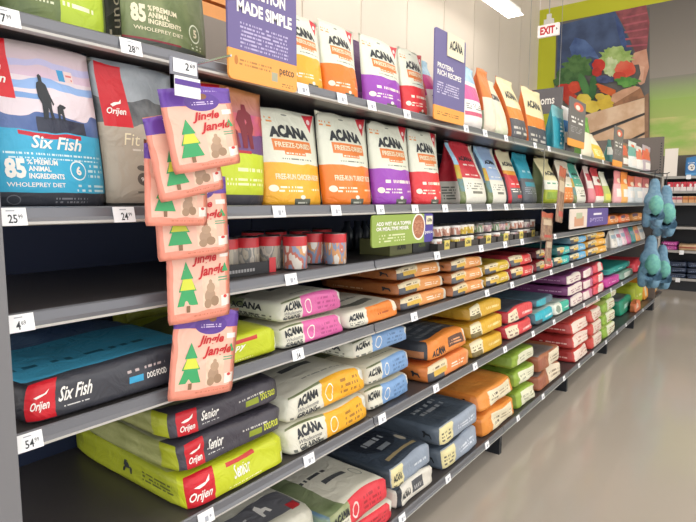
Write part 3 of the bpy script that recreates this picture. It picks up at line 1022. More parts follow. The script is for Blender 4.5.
def grain_letters_wide(T, G):
    T(0, 'ACANA', .10, .52, .36, .88, 'black', bold=.065, arch=.3)
    T(0, 'Wholesome', .11, .34, .34, .48, 'grey', shear=.2, bold=.0)
    T(0, 'GRAINS', .11, .12, .32, .31, 'black', bold=.02)
    T(1, 'ACANA', .45, .5, .8, .85, 'black', bold=.05, arch=.25)


# blue fish bag lying down
M_FISHL = zmat('film_fish_lying', '3e4049', [('r', -.05, .08, .15, 1.1, 'd12230', .015), ('d', .50, .62, .74, .74, 'c8b8b8', 1, 40), ('r', .52, .36, .60, .52, '3aa3d2'), ('d', .19, .28, .31, .33, 'd8d8d8', 1, 60),
                                             ('r', 2, .06, 3, 1.1, '4fb2da', .06), ('d', 2.08, .26, 2.8, .34, '2a6a88', 1, 13), ('n', 2, .66, 3, 1.1, '4a6a9a', '6a88b0', 3), ('r', 1, -.1, 2, 1.1, '2a2c34')], .42)


def fishl(T, G):
    T(0, 'Six Fish', .165, .42, .325, .76, 'white', bold=.02, shear=.35)
    T(0, 'Orijen', .035, .30, .125, .56, 'white', bold=.02, shear=.4)
    G(0, [(.05, .66), (.075, .70), (.10, .72), (.12, .80), (.11, .70), (.09, .66), (.065, .62)], 'white')
    T(0, 'DOG FOOD', .62, .38, .74, .52, 'white', bold=.03)


lie('kibble_bag', 'charcoal-sided kibble bag with blue top lying by the grey end post', 'kibble bag', M_FISHL, 20, 205, 'D', 0, .10, X=-.01, dx=.46, letters=fishl, n=12, taper=.1)
M_PUP = zmat('film_lime_puppy', 'c3cf2c', [('r', .1, .72, .66, .86, 'c33a34'), ('n', 2, .0, 3, 1.1, 'a9b42c', 'c8d040', 3), ('r', 2, .2, 2.55, .8, '7d8450'), ('d', .1, .15, .6, .22, 'eef0b8', 1, 50), ('r', .93, .0, 1.0, .6, 'd8dcd4')], .42)


def pupl(T, G):
    T(0, 'Puppy', .18, .45, .5, .72, 'white', bold=.02, shear=.35)


lie('kibble_bag', 'bright lime kibble bag lying behind the lowest hanging treat bag', 'kibble bag', M_PUP, 206, 281, 'D', 0, .085, X=-.012, dx=.42, letters=pupl, crown=.2)
lie('kibble_bag', 'dim olive kibble bag deep behind the blue-topped bag', 'kibble bag', zmat('film_dim_olive', 'a3a83c', [('n', 2, 0, 3, 1.1, '8a9038', 'b4b848', 3)]), 130, 200, 'D', 0, .13, X=-.475, dx=.12)

# senior bags
def senior_mat(name, c, c2):
    return zmat(name, c, [('r', .065, .06, .215, .94, 'c9202e', .015), ('d', .25, .3, .40, .35, 'dedede', 1, 60), ('d', .56, .56, .8, .68, 'c8c4c0', 1, 50), ('r', .62, .28, .74, .5, c2),
                          ('r', 1, -.1, 2, 1.1, c), ('n', 1.0, -.1, 1.86, 1.1, '8f9458', 'b3b67a', 2.5), ('r', 1.86, -.1, 2, 1.1, 'a8b02c'), ('n', 2, .12, 3, 1.1, '8f9468', 'c8c8a8', 3), ('r', 2, -.1, 3, .14, c)], .42)


M_SEN = senior_mat('film_senior_dark', '45424c', '8f9c2c')
M_SENL = zmat('film_senior_lime', 'c2cb28', [('r', .0, -.1, .24, 1.1, 'cc2130', .02), ('r', .36, .8, .66, .92, 'c33a34'), ('d', .36, .18, .7, .26, 'eef0b8', 1, 60), ('r', .95, .1, .99, .4, 'e8e8d8'),
                                            ('n', 1.0, -.1, 1.95, 1.1, 'a3ac2e', 'bcc436', 2.5), ('d', 1.66, .35, 1.9, .7, '5a6030', 3, 40), ('n', 2, .12, 3, 1.1, 'a0a840', 'c0c68a', 3)], .42)


def senl(T, G):
    T(0, 'Senior', .245, .42, .385, .78, 'white', bold=.02, shear=.35)
    T(0, 'Orijen', .085, .22, .195, .48, 'white', bold=.02, shear=.4)
    G(0, [(.10, .6), (.13, .66), (.16, .68), (.185, .8), (.18, .66), (.15, .58), (.12, .56)], 'white')
    T(0, 'DOG FOOD', .76, .32, .92, .56, 'lime', bold=.03)


def senll(T, G):
    T(0, 'Senior', .42, .38, .60, .76, 'white', bold=.02, shear=.35)
    T(0, 'Orijen', .03, .2, .215, .54, 'white', bold=.02, shear=.4)
    G(0, [(.07, .66), (.12, .70), (.16, .72), (.2, .86), (.19, .72), (.15, .64), (.11, .6)], 'white')
    G(1, [(1.5 - 1, .35), (.505, .7), (.53, .74), (.54, .62), (.57, .6), (.575, .35), (.565, .35), (.56, .5), (.525, .5), (.515, .35)], 'black')


SG = 'stack of senior kibble bags'
lie('kibble_bag', 'lime kibble bag with red corner at the bottom of a stack', 'kibble bag', M_SENL, 187, 290, 'E', 0, .10, X=-.004, dx=.58, letters=senll, group=SG, n=12, taper=.12)
lie('kibble_bag', 'charcoal kibble bag with red label directly on the lime bag', 'kibble bag', M_SEN, 176, 288, 'E', .097, .088, X=-.012, dx=.52, letters=senl, group=SG, n=10, taper=.12)
lie('kibble_bag', 'charcoal kibble bag with red label topmost on its stack', 'kibble bag', M_SEN, 168, 285, 'E', .181, .083, X=-.018, dx=.48, letters=senl, group=SG, n=10, taper=.12)

# grain bags
M_GP, M_GY, M_GB, M_GR = grain_mat('film_grain_pink', 'd96aa8'), grain_mat('film_grain_yellow', 'f0b02c', .40), grain_mat('film_grain_blue', '7fa6d6'), grain_mat('film_grain_red', 'dc3a48')
PG = 'pink-fronted grain bags'
lie('grain_bag', 'white and pink grain bag at the bottom of its pair', 'grain bag', M_GP, 281, 349, 'D', 0, .072, X=-.006, dx=.40, letters=grain_letters_full, group=PG)
lie('grain_bag', 'white and pink grain bag with olive print on top of its pair', 'grain bag', M_GP, 281, 345, 'D', .069, .078, X=-.025, dx=.40, letters=grain_letters_full, group=PG, crown=.15)
YG = 'yellow-fronted grain bags'
lie('grain_bag', 'white and golden yellow grain bag at the bottom of its pair', 'grain bag', M_GY, 288, 374, 'E', 0, .098, X=-.006, dx=.44, letters=grain_letters_wide, group=YG)
lie('grain_bag', 'white and golden yellow grain bag on top of its pair', 'grain bag', M_GY, 284, 370, 'E', .098, .10, X=-.02, dx=.44, letters=grain_letters_wide, group=YG, crown=.15)
for i, q in enumerate(('at the bottom of its stack', 'in the middle of its stack', 'topmost on its stack')):
    lie('grain_bag', 'white and pale blue grain bag ' + q, 'grain bag', M_GB, 360 - 3 * i, 413 - 1 * i, 'E', .09 * i, .092, X=-.03, dx=.42, letters=grain_letters, group='pale blue grain bags')
# white bags on the lowest shelf
M_WS = zmat('film_white_slate', 'dcdacb', [('r', 2, .12, 3, .42, '74757c', .08), ('d', 2.3, .22, 2.6, .32, 'dedede', 2, 60), ('r', 2.86, .1, 2.97, .2, 'd23a40'), ('n', 2, .55, 3, 1.1, 'd5d3c6', 'e4e2d6', 6), ('r', 0, -.1, 1, 1.1, 'd8d6c8'), ('r', 0, .2, .7, .8, '74757c')], .36)
lie('grain_bag', 'white bag with a slate grey band under its twin', 'grain bag', M_WS, 190, 318, 'F', 0, .1, X=-.03, dx=.44)
lie('grain_bag', 'white bag with a slate grey band lying over its twin', 'grain bag', M_WS,
    190, 320, 'F', .1, .12, X=-.06, dx=.44, letters=lambda T, G: G(2, [(.68, .2), (.69, .34), (.72, .36), (.73, .3), (.76, .29), (.77, .2), (.75, .2), (.74, .26), (.71, .25), (.70, .2)], 'white'))
lie('grain_bag', 'red-fronted bag under the white and red grain bag', 'grain bag', M_GR, 318, 398, 'F', 0, .085, X=-.006, dx=.44, letters=grain_letters_full, group='red-fronted grain bags')
M_GRT = zmat('film_grain_red_top', 'dedccd', [('r', .30, -.1, 1, 1.1, 'dc3a48', .03), ('e', .40, .5, .055, .3, 'f4d8d4'), ('e', .40, .5, .04, .22, 'dc3a48'), ('d', .54, .25, .82, .85, 'b02834', 3, 26),
                                             ('n', 0, .5, .3, 1.1, '8a9468', 'a9b088', 3), ('r', 2, .5, 2.5, .62, 'dedccd'), ('r', 2.0, .70, 2.75, .86, '8c2c40', .03), ('d', 2.2, .48, 2.62, .56, '4a4d50', 1, 16), ('r', 2.4, .32, 2.74, .38, '55585a'),
                                             ('n', 2, -.1, 2.24, .8, '70805a', '8f9a78', 3), ('e', 2.86, .3, .06, .08, '9a9c90'), ('e', 2.86, .3, .048, .064, 'dedccd'), ('r', 1, -.1, 2, 1.1, 'd0d0c0'), ('n', 1, .4, 2, 1.1, '5a7a9a', '8aa08a', 3)], .36)
lie('grain_bag', 'white and red grain bag with maroon stripe on the lowest shelf', 'grain bag', M_GRT, 322, 392, 'F', .082, .10, X=-.012, dx=.44, letters=grain_letters_full, group='red-fronted grain bags', crown=.1)

# orange grain bag, brown and orange stacks
lie('grain_bag', 'white and orange grain bag beside the pink pair', 'grain bag', zmat('film_grain_orange', 'dcdacb', [('r', .32, -.1, 1, 1.1, 'e8863a', .03), ('e', .9, .7, .08, .35, 'f0e4d0'), ('d', .5, .4, .75, .6, 'b85a2a', 1, 20), ('d', .04, .2, .26, .42, '4a4d4a', 2, 40), ('r', 2.2, .2, 2.8, .3, '6a6e66'), ('d', 2.2, .4, 2.8, .46, '8a8c84', 1, 30)]),
    349, 402, 'D', 0, .072, X=-.006, dx=.40, letters=grain_letters)


def carton_mat(name, c, cend, label='e9d9a0', dark='50525a', tip='d8d2c4'):
    return zmat(name, c, [('r', .0, .45, .42, 1.1, 'e0d2b0'), ('r', .0, .0, .34, .62, dark, .02), ('r', .12, .34, .4, .62, 'd9b24a'), ('d', .1, .7, .36, .9, '6a5a48', 1, 30), ('r', .86, -.1, 1, 1.1, tip, .02), ('d', .5, .35, .8, .65, 'f4e4d0', 2, 24),
                          ('r', 1, -.1, 2, 1.1, cend), ('d', 1.2, .3, 1.6, .5, 'd8b890', 1, 30), ('n', 2, -.1, 3, 1.1, cend, c, 3), ('r', 3, -.1, 4, 1.1, tip)], .4)


def dogmark(T, G):
    G(1, [(.8, .35), (.805, .55), (.79, .68), (.82, .72), (.84, .62), (.88, .6), (.9, .35), (.885, .35), (.87, .5), (.83, .5), (.815, .35)], 'black')


M_CO, M_CY, M_CR = carton_mat('film_pack_orange', 'e09a5a', 'a9683a'), carton_mat('film_pack_yellow', 'd9b83c', 'b08a2c'), carton_mat('film_pack_red', 'dc4448', '9c2c38', tip='e0c8c0')
POS3 = ('at the bottom of its stack', 'in the middle of its stack', 'topmost on its stack')
POS2 = ('at the bottom of its pair', 'on top of its pair')
for i in range(3):
    lie('kibble_bag', 'long tan-ended orange kibble bag ' + POS3[i], 'kibble bag', M_CO, 402 - i * 2, 450 - i * 3, 'D', .056 * i, .058, X=-.03 - .01 * i, dx=.42, letters=dogmark, group='tan and orange kibble bags, long row')
for i in range(3):
    lie('kibble_bag', 'short orange kibble bag next to the yellow pair, ' + POS3[i], 'kibble bag', M_CO, 452 - i, 487 - i, 'D', .056 * i, .058, X=-.012, dx=.40, letters=dogmark, group='short orange kibble bags')
for i in range(2):
    lie('kibble_bag', 'golden yellow kibble bag ' + POS2[i] + ' beside the orange stack', 'kibble bag', M_CY, 488 - i, 512, 'D', .06 * i, .062, X=-.012, dx=.4, letters=dogmark, group='golden yellow kibble bags')
for i in range(2):
    lie('kibble_bag', 'red kibble bag past the golden yellow pair, ' + POS2[i], 'kibble bag', M_CR, 513, 536 - i, 'D', .064 * i, .068, X=-.012, dx=.4, letters=dogmark, group='red kibble bags past the yellow pair')
lie('kibble_bag', 'single coral red kibble bag behind the foot of the clip strip', 'kibble bag', M_CR, 538, 555, 'D', 0, .066, X=-.012, dx=.4)
lie('kibble_bag', 'maroon kibble bag on top of the coral red one', 'kibble bag', carton_mat('film_pack_maroon', 'b8404c', '6c2430'), 538, 553, 'D', .064, .062, X=-.05, dx=.4)
M_CT = carton_mat('film_pack_teal', '35b8b4', '2a6a6c', tip='48c0b8')
for i in range(2):
    lie('kibble_bag', 'turquoise kibble bag ' + POS2[i], 'kibble bag', M_CT, 556, 571, 'D', .062 * i, .066, X=-.012, dx=.4, group='turquoise kibble bags')
M_CB = carton_mat('film_pack_blue', '6fb4dc', '5a7a8c', tip='7fc0e0')
for i in range(3):
    lie('kibble_bag', 'sky blue kibble bag ' + POS3[i], 'kibble bag', M_CB, 572, 588, 'D', .058 * i, .062, X=-.012, dx=.4, group='sky blue kibble bags')
M_CA = carton_mat('film_pack_amber', 'eaaf3c', 'c89434', tip='f0e2c8')
for i in range(3):
    lie('kibble_bag', 'amber kibble bag with white label ' + POS3[i], 'kibble bag', M_CA, 589, 609 - i, 'D', .06 * i, .064, X=-.012, dx=.4, group='amber kibble bags')
for i, (c, n) in enumerate((('e6e2da', 'white'), ('d8dde2', 'pale grey'), ('e8ccd4', 'blush'), ('d06a9a', 'magenta'), ('3f9a98', 'teal'), ('e0a26a', 'apricot'), ('e4e0dc', 'ivory'))):
    a = 611 + i * 4.6
    stand('treat_sack', n + ' sack in the upright row past the amber stack', 'treat sack', zmat('film_sack%d' % i, c, [('d', .2, .2, .8, .8, 'a8a4a8', 8, 10), ('r', .1, .55, .9, .75, 'c87a8a' if i % 2 else '9ab0c0')]), a, a + 5.2, 0, 'D', X=-.08, d=.12, h=.16, k=.5, group='upright treat sacks', top=.99)

# lower-middle shelf, onwards
M_NO = zmat('film_navy_orange', 'e58a3c', [('r', .48, .3, .86, .72, '5a3c34'), ('d', .52, .38, .82, .62, 'e8a878', 2, 20), ('r', .9, .3, 1, .9, 'e8e2d0'), ('r', 1, -.1, 2, 1.1, '35383f'), ('r', 1.5, .15, 1.95, .5, 'b0744a'), ('d', 1.1, .2, 1.45, .4, '8a6a50', 1, 20),
                                           ('n', 2, .1, 3, 1.1, '3a414c', '4c5560', 4), ('d', 2.15, .2, 2.85, .7, '7a8088', 4, 30), ('r', 2, -.1, 3, .1, 'e58a3c', .06)], .4)
lie('kibble_bag', 'bright orange kibble bag under the navy-topped one', 'kibble bag', carton_mat('film_pack_org2', 'e58a4c', 'd07a3c', tip='e0a070'), 429, 472, 'E', 0, .09, X=-.006, dx=.42, letters=dogmark)
lie('kibble_bag', 'navy-topped kibble bag with an orange front', 'kibble bag', M_NO, 430, 471, 'E', .09, .105, X=-.006, dx=.42, letters=lambda T, G: T(0, 'ACANA', .08, .2, .38, .56, 'black', bold=.04, arch=.3), n=8, taper=.06)
for i in range(3):
    lie('kibble_bag', 'mustard yellow kibble bag ' + POS3[i], 'kibble bag', zmat('film_mustard', 'dcae34', [('r', .0, .15, .3, 1.1, 'ece2c0', .03), ('r', .0, .0, .28, .4, '77683c'), ('d', .05, .45, .26, .8, '8a8068', 2, 26), ('d', .45, .4, .85, .7, 'f2dc9a', 1, 20), ('r', 1, -.1, 2, 1.1, 'b8902c'), ('n', 2, -.1, 3, 1.1, 'b8932c', 'cfa63a', 4)]),
        474 - i, 506 - i, 'E', .086 * i, .09, X=-.012, dx=.42, group='mustard yellow kibble bags', crown=.1)
M_NR = zmat('film_navy_red', 'dc4a50', [('r', .0, .1, .36, .85, 'e8dcc0'), ('d', .06, .25, .32, .75, '9a7a70', 2, 20), ('d', .5, .3, .9, .6, 'f4d0cc', 1, 20), ('r', 1, -.1, 2, 1.1, 'b42c38'), ('n', 2, -.1, 3, 1.1, '4a505c', '666c78', 4)])
for i in range(2):
    lie('kibble_bag', 'coral red kibble bag with slate top ' + POS2[i], 'kibble bag', M_NR, 510, 535, 'E', .085 * i, .09, X=-.012, dx=.42, group='coral red kibble bags with slate top')
M_TQ = zmat('film_turq_white', '2fb4c8', [('r', .0, .0, .3, .4, '50545a'), ('d', .4, .35, .85, .65, 'e0f4f4', 1, 20), ('r', 1, -.1, 2, 1.1, '4a6a78'), ('n', 2, -.1, 3, 1.1, 'b8c4c0', '8aa8a4', 4)])
lie('kibble_bag', 'bright turquoise kibble bag beside the coral red pair', 'kibble bag', M_TQ, 538, 555, 'E', 0, .09, X=-.012, dx=.42)
lie('kibble_bag', 'slate kibble bag on the bright turquoise one', 'kibble bag', zmat('film_slateblue', '5a7484', [('r', .0, .1, .5, .9, '38b0c0')]), 538, 554, 'E', .088, .06, X=-.05, dx=.42)
M_MW = zmat('film_mint_white', 'e4e8dc', [('r', .45, -.1, 1, 1.1, '38b49c'), ('e', .22, .5, .16, .3, '8a9a8c'), ('d', .55, .4, .9, .6, 'dff4ec', 1, 20), ('n', 2, -.1, 3, 1.1, '9ab8b0', 'd0d8cc', 4)])
lie('kibble_bag', 'white and mint kibble bag beside the turquoise one', 'kibble bag', M_MW, 557, 571, 'E', 0, .085, X=-.006, dx=.42)
M_PU = zmat('film_purple', '8a4a86', [('r', .0, .05, 1, .95, 'e8dcd4', .02), ('d', .1, .3, .9, .7, 'a87a8a', 2, 10), ('r', 1, -.1, 2, 1.1, '7c3f74'), ('d', 1.1, .4, 1.5, .6, 'a87aa0', 1, 40), ('d', 1.55, .4, 1.9, .6, 'cfa8c8', 1, 40), ('n', 2, -.1, 3, 1.1, '7a3c70', '8f5486', 3)])
lie('kibble_bag', 'plum kibble bag with white front lowest of the plum stack', 'kibble bag', M_PU, 573, 584, 'E', 0, .09, X=-.006, dx=.55, group='plum kibble bags')
lie('kibble_bag', 'plum kibble bag with white front second in the plum stack', 'kibble bag', M_PU, 570, 584, 'E', .088, .085, X=-.006, dx=.55, group='plum kibble bags')
lie('kibble_bag', 'plum kibble bag with white front topmost in the plum stack', 'kibble bag', M_PU, 569, 583, 'E', .171, .08, X=-.006, dx=.55, group='plum kibble bags')
M_PK = zmat('film_pinkplum', 'b05a8a', [('r', .0, .1, .6, .9, 'ecdcd6'), ('r', .6, .1, 1, .9, 'c87a9a'), ('r', 1, -.1, 2, 1.1, '8a3c60'), ('r', 2, -.1, 3, 1.1, '9a5a80')])
M_RP = zmat('film_redpink', 'd84858', [('r', .35, .1, .8, .9, 'eedcd2'), ('r', 1, -.1, 2, 1.1, 'a83448'), ('r', 2, -.1, 3, 1.1, 'c04a58')])
for i in range(3):
    lie('kibble_bag', 'rose and white kibble bag beside the plum stack, ' + POS3[i], 'kibble bag', M_PK, 585, 594, 'E', .085 * i, .087, X=-.006, dx=.42, group='rose and white kibble bags')
for i in range(3):
    lie('kibble_bag', 'scarlet and cream kibble bag past the rose ones, ' + POS3[i], 'kibble bag', M_RP, 595, 605, 'E', .087 * i, .09, X=-.006, dx=.42, group='scarlet and cream kibble bags')
lie('kibble_bag', 'bright magenta kibble bag lying low past the scarlet stack', 'kibble bag', zmat('film_magenta', 'c43a98', [('d', .2, .4, .8, .6, 'f0c0e0', 1, 12), ('n', 2, -.1, 3, 1.1, 'a8388a', 'c45aa8', 3)]), 607, 621, 'E', 0, .09, X=-.012, dx=.42)
lie('kibble_bag', 'deep teal kibble bag on top of the magenta one', 'kibble bag', zmat('film_deepteal', '2a948c', [('d', .2, .4, .8, .6, 'b0e0d8', 1, 12)]), 608, 632, 'E', .088, .07, X=-.04, dx=.42)
lie('kibble_bag', 'grey green kibble bag beside the magenta one', 'kibble bag', zmat('film_greygreen', '7a9a8c', [('r', .2, .2, .7, .8, 'd0d8cc')]), 622, 634, 'E', 0, .085, X=-.012, dx=.42)
lie('kibble_bag', 'small red kibble bag near the plush dinosaurs', 'kibble bag', zmat('film_smallred', 'd03a48', [('d', .2, .4, .8, .6, 'f0c0c0', 1, 8)]), 636, 648, 'E', 0.0, .13, X=-.012, dx=.42)

# lowest shelf, onwards
M_NV = zmat('film_navy_big', '8f9cae', [('r', .02, .1, .26, .95, 'e6dca8', .05), ('d', .05, .12, .23, .3, '8a8468', 1, 30), ('d', .55, .4, .85, .6, 'd0d8e0', 1, 26), ('n', 2, -.1, 3, 1.1, '39424e', '45505e', 3), ('e', 2.5, .45, .36, .2, '2b323c'),
                                        ('d', 2.3, .42, 2.7, .56, 'a4aab0', 1, 16), ('r', 2.38, .28, 2.62, .34, '8a929a'), ('r', 2.2, .12, 2.9, .16, 'b0a078', .05), ('e', 2.86, .3, .05, .07, 'b8b0a0'), ('r', 1, -.1, 2, 1.1, '39434f'), ('r', 3, -.1, 4, 1.1, 'c8cdd0')], .36)
lie('kibble_bag', 'white bag with a dark label under the big navy bag', 'kibble bag', zmat('film_white_dark', 'e0dcd2', [('r', .0, -.1, .1, 1.1, '30343c'), ('r', .38, .3, .66, .8, '4c4e54'), ('d', .42, .4, .62, .7, 'b8b8b8', 1, 20), ('r', 2, -.1, 3, 1.1, '55606c')]),
    398, 436, 'F', 0, .095, X=-.012, dx=.44, letters=lambda T, G: T(0, 'ACANA', .12, .3, .34, .7, 'black', bold=.04, arch=.3))
lie('kibble_bag', 'big navy kibble bag with cream label and pale blue corner', 'kibble bag', M_NV, 388, 434, 'F', .092, .105, X=-.012, dx=.46, crown=.12, letters=lambda T, G: T(0, 'ACANA', .05, .36, .23, .7, 'black', bold=.04, arch=.3))
M_GBL = zmat('film_greyblue', '9aa6b8', [('r', .0, .1, .3, .95, 'e6dca8', .04), ('d', .05, .25, .26, .75, '6a6458', 3, 30), ('d', .42, .35, .85, .65, 'd8dee8', 2, 24), ('r', 1, -.1, 2, 1.1, '5a6674'), ('n', 2, -.1, 3, 1.1, '424c58', '586472', 3), ('d', 2.2, .3, 2.7, .5, 'a4aab0', 2, 16)])
for i in range(2):
    lie('kibble_bag', 'slate blue kibble bag with cream label ' + POS2[i], 'kibble bag', M_GBL, 444 - 3 * i, 481 - i, 'F', .108 * i, .115, X=-.012, dx=.46, group='slate blue kibble bags', letters=dogmark, crown=.08)
M_OR = zmat('film_plain_orange', 'e5923e', [('r', .25, .1, .85, .85, 'ece2c4', .04), ('d', .3, .3, .46, .7, '6a6050', 2, 30), ('d', .5, .35, .8, .65, 'b8a888', 2, 24), ('n', 2, -.1, 3, 1.1, 'd8843a', 'e89a4a', 3), ('r', 1, -.1, 2, 1.1, 'd07c34')])
for i in range(2):
    lie('kibble_bag', 'plain orange kibble bag with cream label ' + POS2[i], 'kibble bag', M_OR, 484 - 2 * i, 517 - i, 'F', .112 * i, .125, X=-.012, dx=.46, group='plain orange kibble bags', letters=dogmark, crown=.15, wr=.009)
M_GN = zmat('film_green', '93b040', [('r', .2, .12, .95, .85, 'e6e6cc', .04), ('d', .28, .3, .5, .7, '7a7a68', 2, 26), ('d', .55, .35, .9, .65, 'b8b89a', 2, 20), ('n', 2, -.1, 3, 1.1, '84a03a', '9cb84c', 3), ('r', 1, -.1, 2, 1.1, '7a9634')])
for i in range(3):
    lie('kibble_bag', 'leaf green kibble bag with cream label ' + POS3[i], 'kibble bag', M_GN, 519 - 3 * i, 537 - i, 'F', .108 * i, .115, X=-.012, dx=.46, group='leaf green kibble bags', crown=.1, wr=.009)
M_BR = zmat('film_brown', 'a8694a', [('r', .42, .1, 1, .9, 'e8dcc4', .04), ('d', .5, .3, .9, .7, '9a8a74', 2, 20), ('r', .0, .2, .3, .8, 'a0604a'), ('r', 1, -.1, 2, 1.1, '96583c'), ('n', 2, -.1, 3, 1.1, '77706e', '8a807a', 3), ('r', 2.75, -.1, 3, 1.1, 'a8694a')])
for i in range(2):
    lie('kibble_bag', 'rust brown kibble bag with grey top ' + POS2[i], 'kibble bag', M_BR, 540, 563 - i * 2, 'F', .12 * i, .125, X=-.012, dx=.46, group='rust brown kibble bags')
M_RD = zmat('film_red_stack', 'c8443c', [('r', .05, .12, 1, .88, 'efdcd0', .03), ('d', .2, .3, .9, .7, 'c8988a', 2, 16), ('r', 1, -.1, 2, 1.1, 'b43a38'), ('d', 1.5, .35, 1.9, .55, 'e8c0b8', 1, 40), ('n', 2, -.1, 3, 1.1, 'c04a44', 'd0605a', 3), ('d', 2.1, .3, 2.9, .4, 'e8c0b8', 1, 20)])
for i in range(3):
    lie('kibble_bag', 'brick red kibble bag with white lettering ' + POS3[i], 'kibble bag', M_RD, 576 - i, 590, 'F', .112 * i, .115, X=-.006, dx=.52, group='brick red kibble bags')
lie('kibble_bag', 'rumpled brick red kibble bag crowning the tallest stack', 'kibble bag', M_RD, 586, 602, 'F', .34, .12, X=-.06, dx=.44, crown=.2, group='brick red kibble bags')
M_RW = zmat('film_red_white', 'e2d2c4', [('r', .0, .0, .2, 1.1, 'c8443c'), ('d', .3, .2, .9, .8, 'c08a80', 3, 12), ('r', 1, -.1, 2, 1.1, 'c8443c'), ('r', 2, -.1, 3, 1.1, 'c85a50')])
for i in range(3):
    lie('kibble_bag', 'white-fronted red kibble bag next to the brick red stack, ' + POS3[i], 'kibble bag', M_RW, 592, 603, 'F', .112 * i, .115, X=-.006, dx=.46, group='white-fronted red kibble bags')
M_GW = zmat('film_green_white', 'dfe2c8', [('r', .0, .0, .3, 1.1, '8cb03c'), ('d', .4, .2, .9, .8, 'b08a70', 3, 12), ('r', 1, -.1, 2, 1.1, '7aa034'), ('r', 2, -.1, 3, 1.1, 'b8cc70')])
for i in range(4):
    lie('kibble_bag', 'pale green-edged kibble bag, ' + ('lowest', 'second', 'third', 'topmost')[i] + ' of its stack of four', 'kibble bag', M_GW, 604, 616 + (i == 3), 'F', .108 * i, .112, X=-.006, dx=.46, group='pale green-edged kibble bags', crown=.1)
lie('kibble_bag', 'emerald-fronted kibble bag alone on the bare deck', 'kibble bag', zmat('film_emerald', '1f9a78', [('r', .3, .35, .7, .6, 'b0e0d0'), ('n', 2, -.1, 3, 1.1, '5a5f6a', '808590', 4), ('r', 1, -.1, 2, 1.1, '188060')]), 621, 634, 'F', 0, .2, X=-.09, dx=.42)
lie('kibble_bag', 'yellow-green kibble bag past the emerald one', 'kibble bag', zmat('film_yellowgreen', 'b8c83a', [('d', .3, .4, .8, .6, 'eef0b0', 1, 8)]), 634, 644, 'F', 0.0, .26, X=-.08, dx=.42, crown=.1)
lie('kibble_bag', 'orange kibble bag at the far end of the lowest shelf', 'kibble bag', zmat('film_farorange', 'e59a34', [('r', .2, .2, .6, .7, 'd8c8a8')]), 645.5, 652, 'F', 0, .26, X=-.06, dx=.40, crown=.15)
lie('kibble_bag', 'terracotta kibble bag in front of the yellow-green one', 'kibble bag', zmat('film_terra', 'd87a50', [('r', .2, .3, .7, .7, 'e8c8b0')]), 636, 643, 'F', 0, .12, X=-.012, dx=.065)

# ------------------------------------------------------------------ signs
def flat_S(o, ux, uy, w, h):
    """surface of a flat board: o lower-left corner, unit axes ux, uy"""
    n = Vector(ux).cross(Vector(uy)).normalized()

    def S(face, u, v):
        return Vector(o) + Vector(ux) * (u * w) + Vector(uy) * (v * h), n
    return S


def sign_board(name, label, y0, y1, z0, z1, X, back, bands, texts, tiles=(), thick=.006, wires=None, group=None):
    """board parallel to the shelf front"""
    root = tag(empty(name, (X, (y0 + y1) / 2, z0)), label, 'sign', group)
    w, h = y1 - y0, z1 - z0
    r = min(.012, w * .1)
    pts = []
    for cx, cz, a0 in ((w - r, r, -90), (w - r, h - r, 0), (r, h - r, 90), (r, r, 180)):
        for k in range(4):
            a = radians(a0 + 30 * k)
            pts.append((cx + r * cos(a), cz + r * sin(a)))
    m = MB()
    n = len(pts)
    m.v += [(0, a - w / 2, b) for a, b in pts] + [(-thick, a - w / 2, b) for a, b in pts]
    m.f.append(tuple(range(n)))
    m.f.append(tuple(range(2 * n - 1, n - 1, -1)))
    for i in range(n):
        j = (i + 1) % n
        m.f.append((i, n + i, n + j, j))
    m.m += [0] * (n + 2)
    me = m.mesh('board', [zmat('sign_' + label[:18], back, bands, .45)])
    uvl = me.uv_layers.new(name='UVMap')
    for lp in me.loops:
        c = me.vertices[lp.vertex_index].co
        uvl.data[lp.index].uv = ((c.y + w / 2) / w, c.z / h)
    link(bpy.data.objects.new('board', me), root)
    S = flat_S((0, -w / 2, 0), (0, 1, 0), (0, 0, 1), w, h)
    for ti in tiles:
        u0, v0, u1, v1, ink, txt = ti
        t = MB().box(.001, -w / 2 + u0 * w, v0 * h, .004, -w / 2 + u1 * w, v1 * h).build('logo_tile', INK[ink], root)
        if txt:
            q = MB()
            put_text(q, flat_S((.004, -w / 2, 0), (0, 1, 0), (0, 0, 1), w, h), 0, txt, u0 + .1 * (u1 - u0), v0 + .3 * (v1 - v0), u1 - .1 * (u1 - u0), v0 + .75 * (v1 - v0), 0, .04, arch=.5, off=.0005)
            q.build('lettering', INK['black'], t)
    for body, u0, v0, u1, v1, ink, bold in texts:
        q = MB()
        put_text(q, S, 0, body, u0, v0, u1, v1, 0, bold, off=.0006)
        q.build('lettering', INK[ink], root)
    if wires:
        MB().box(-thick - .004, -w * .3, h - .05, -thick, -w * .3 + .012, h + wires).build('clip', plain('clear_clip', 'c8c8cc', .3), root)
    return root


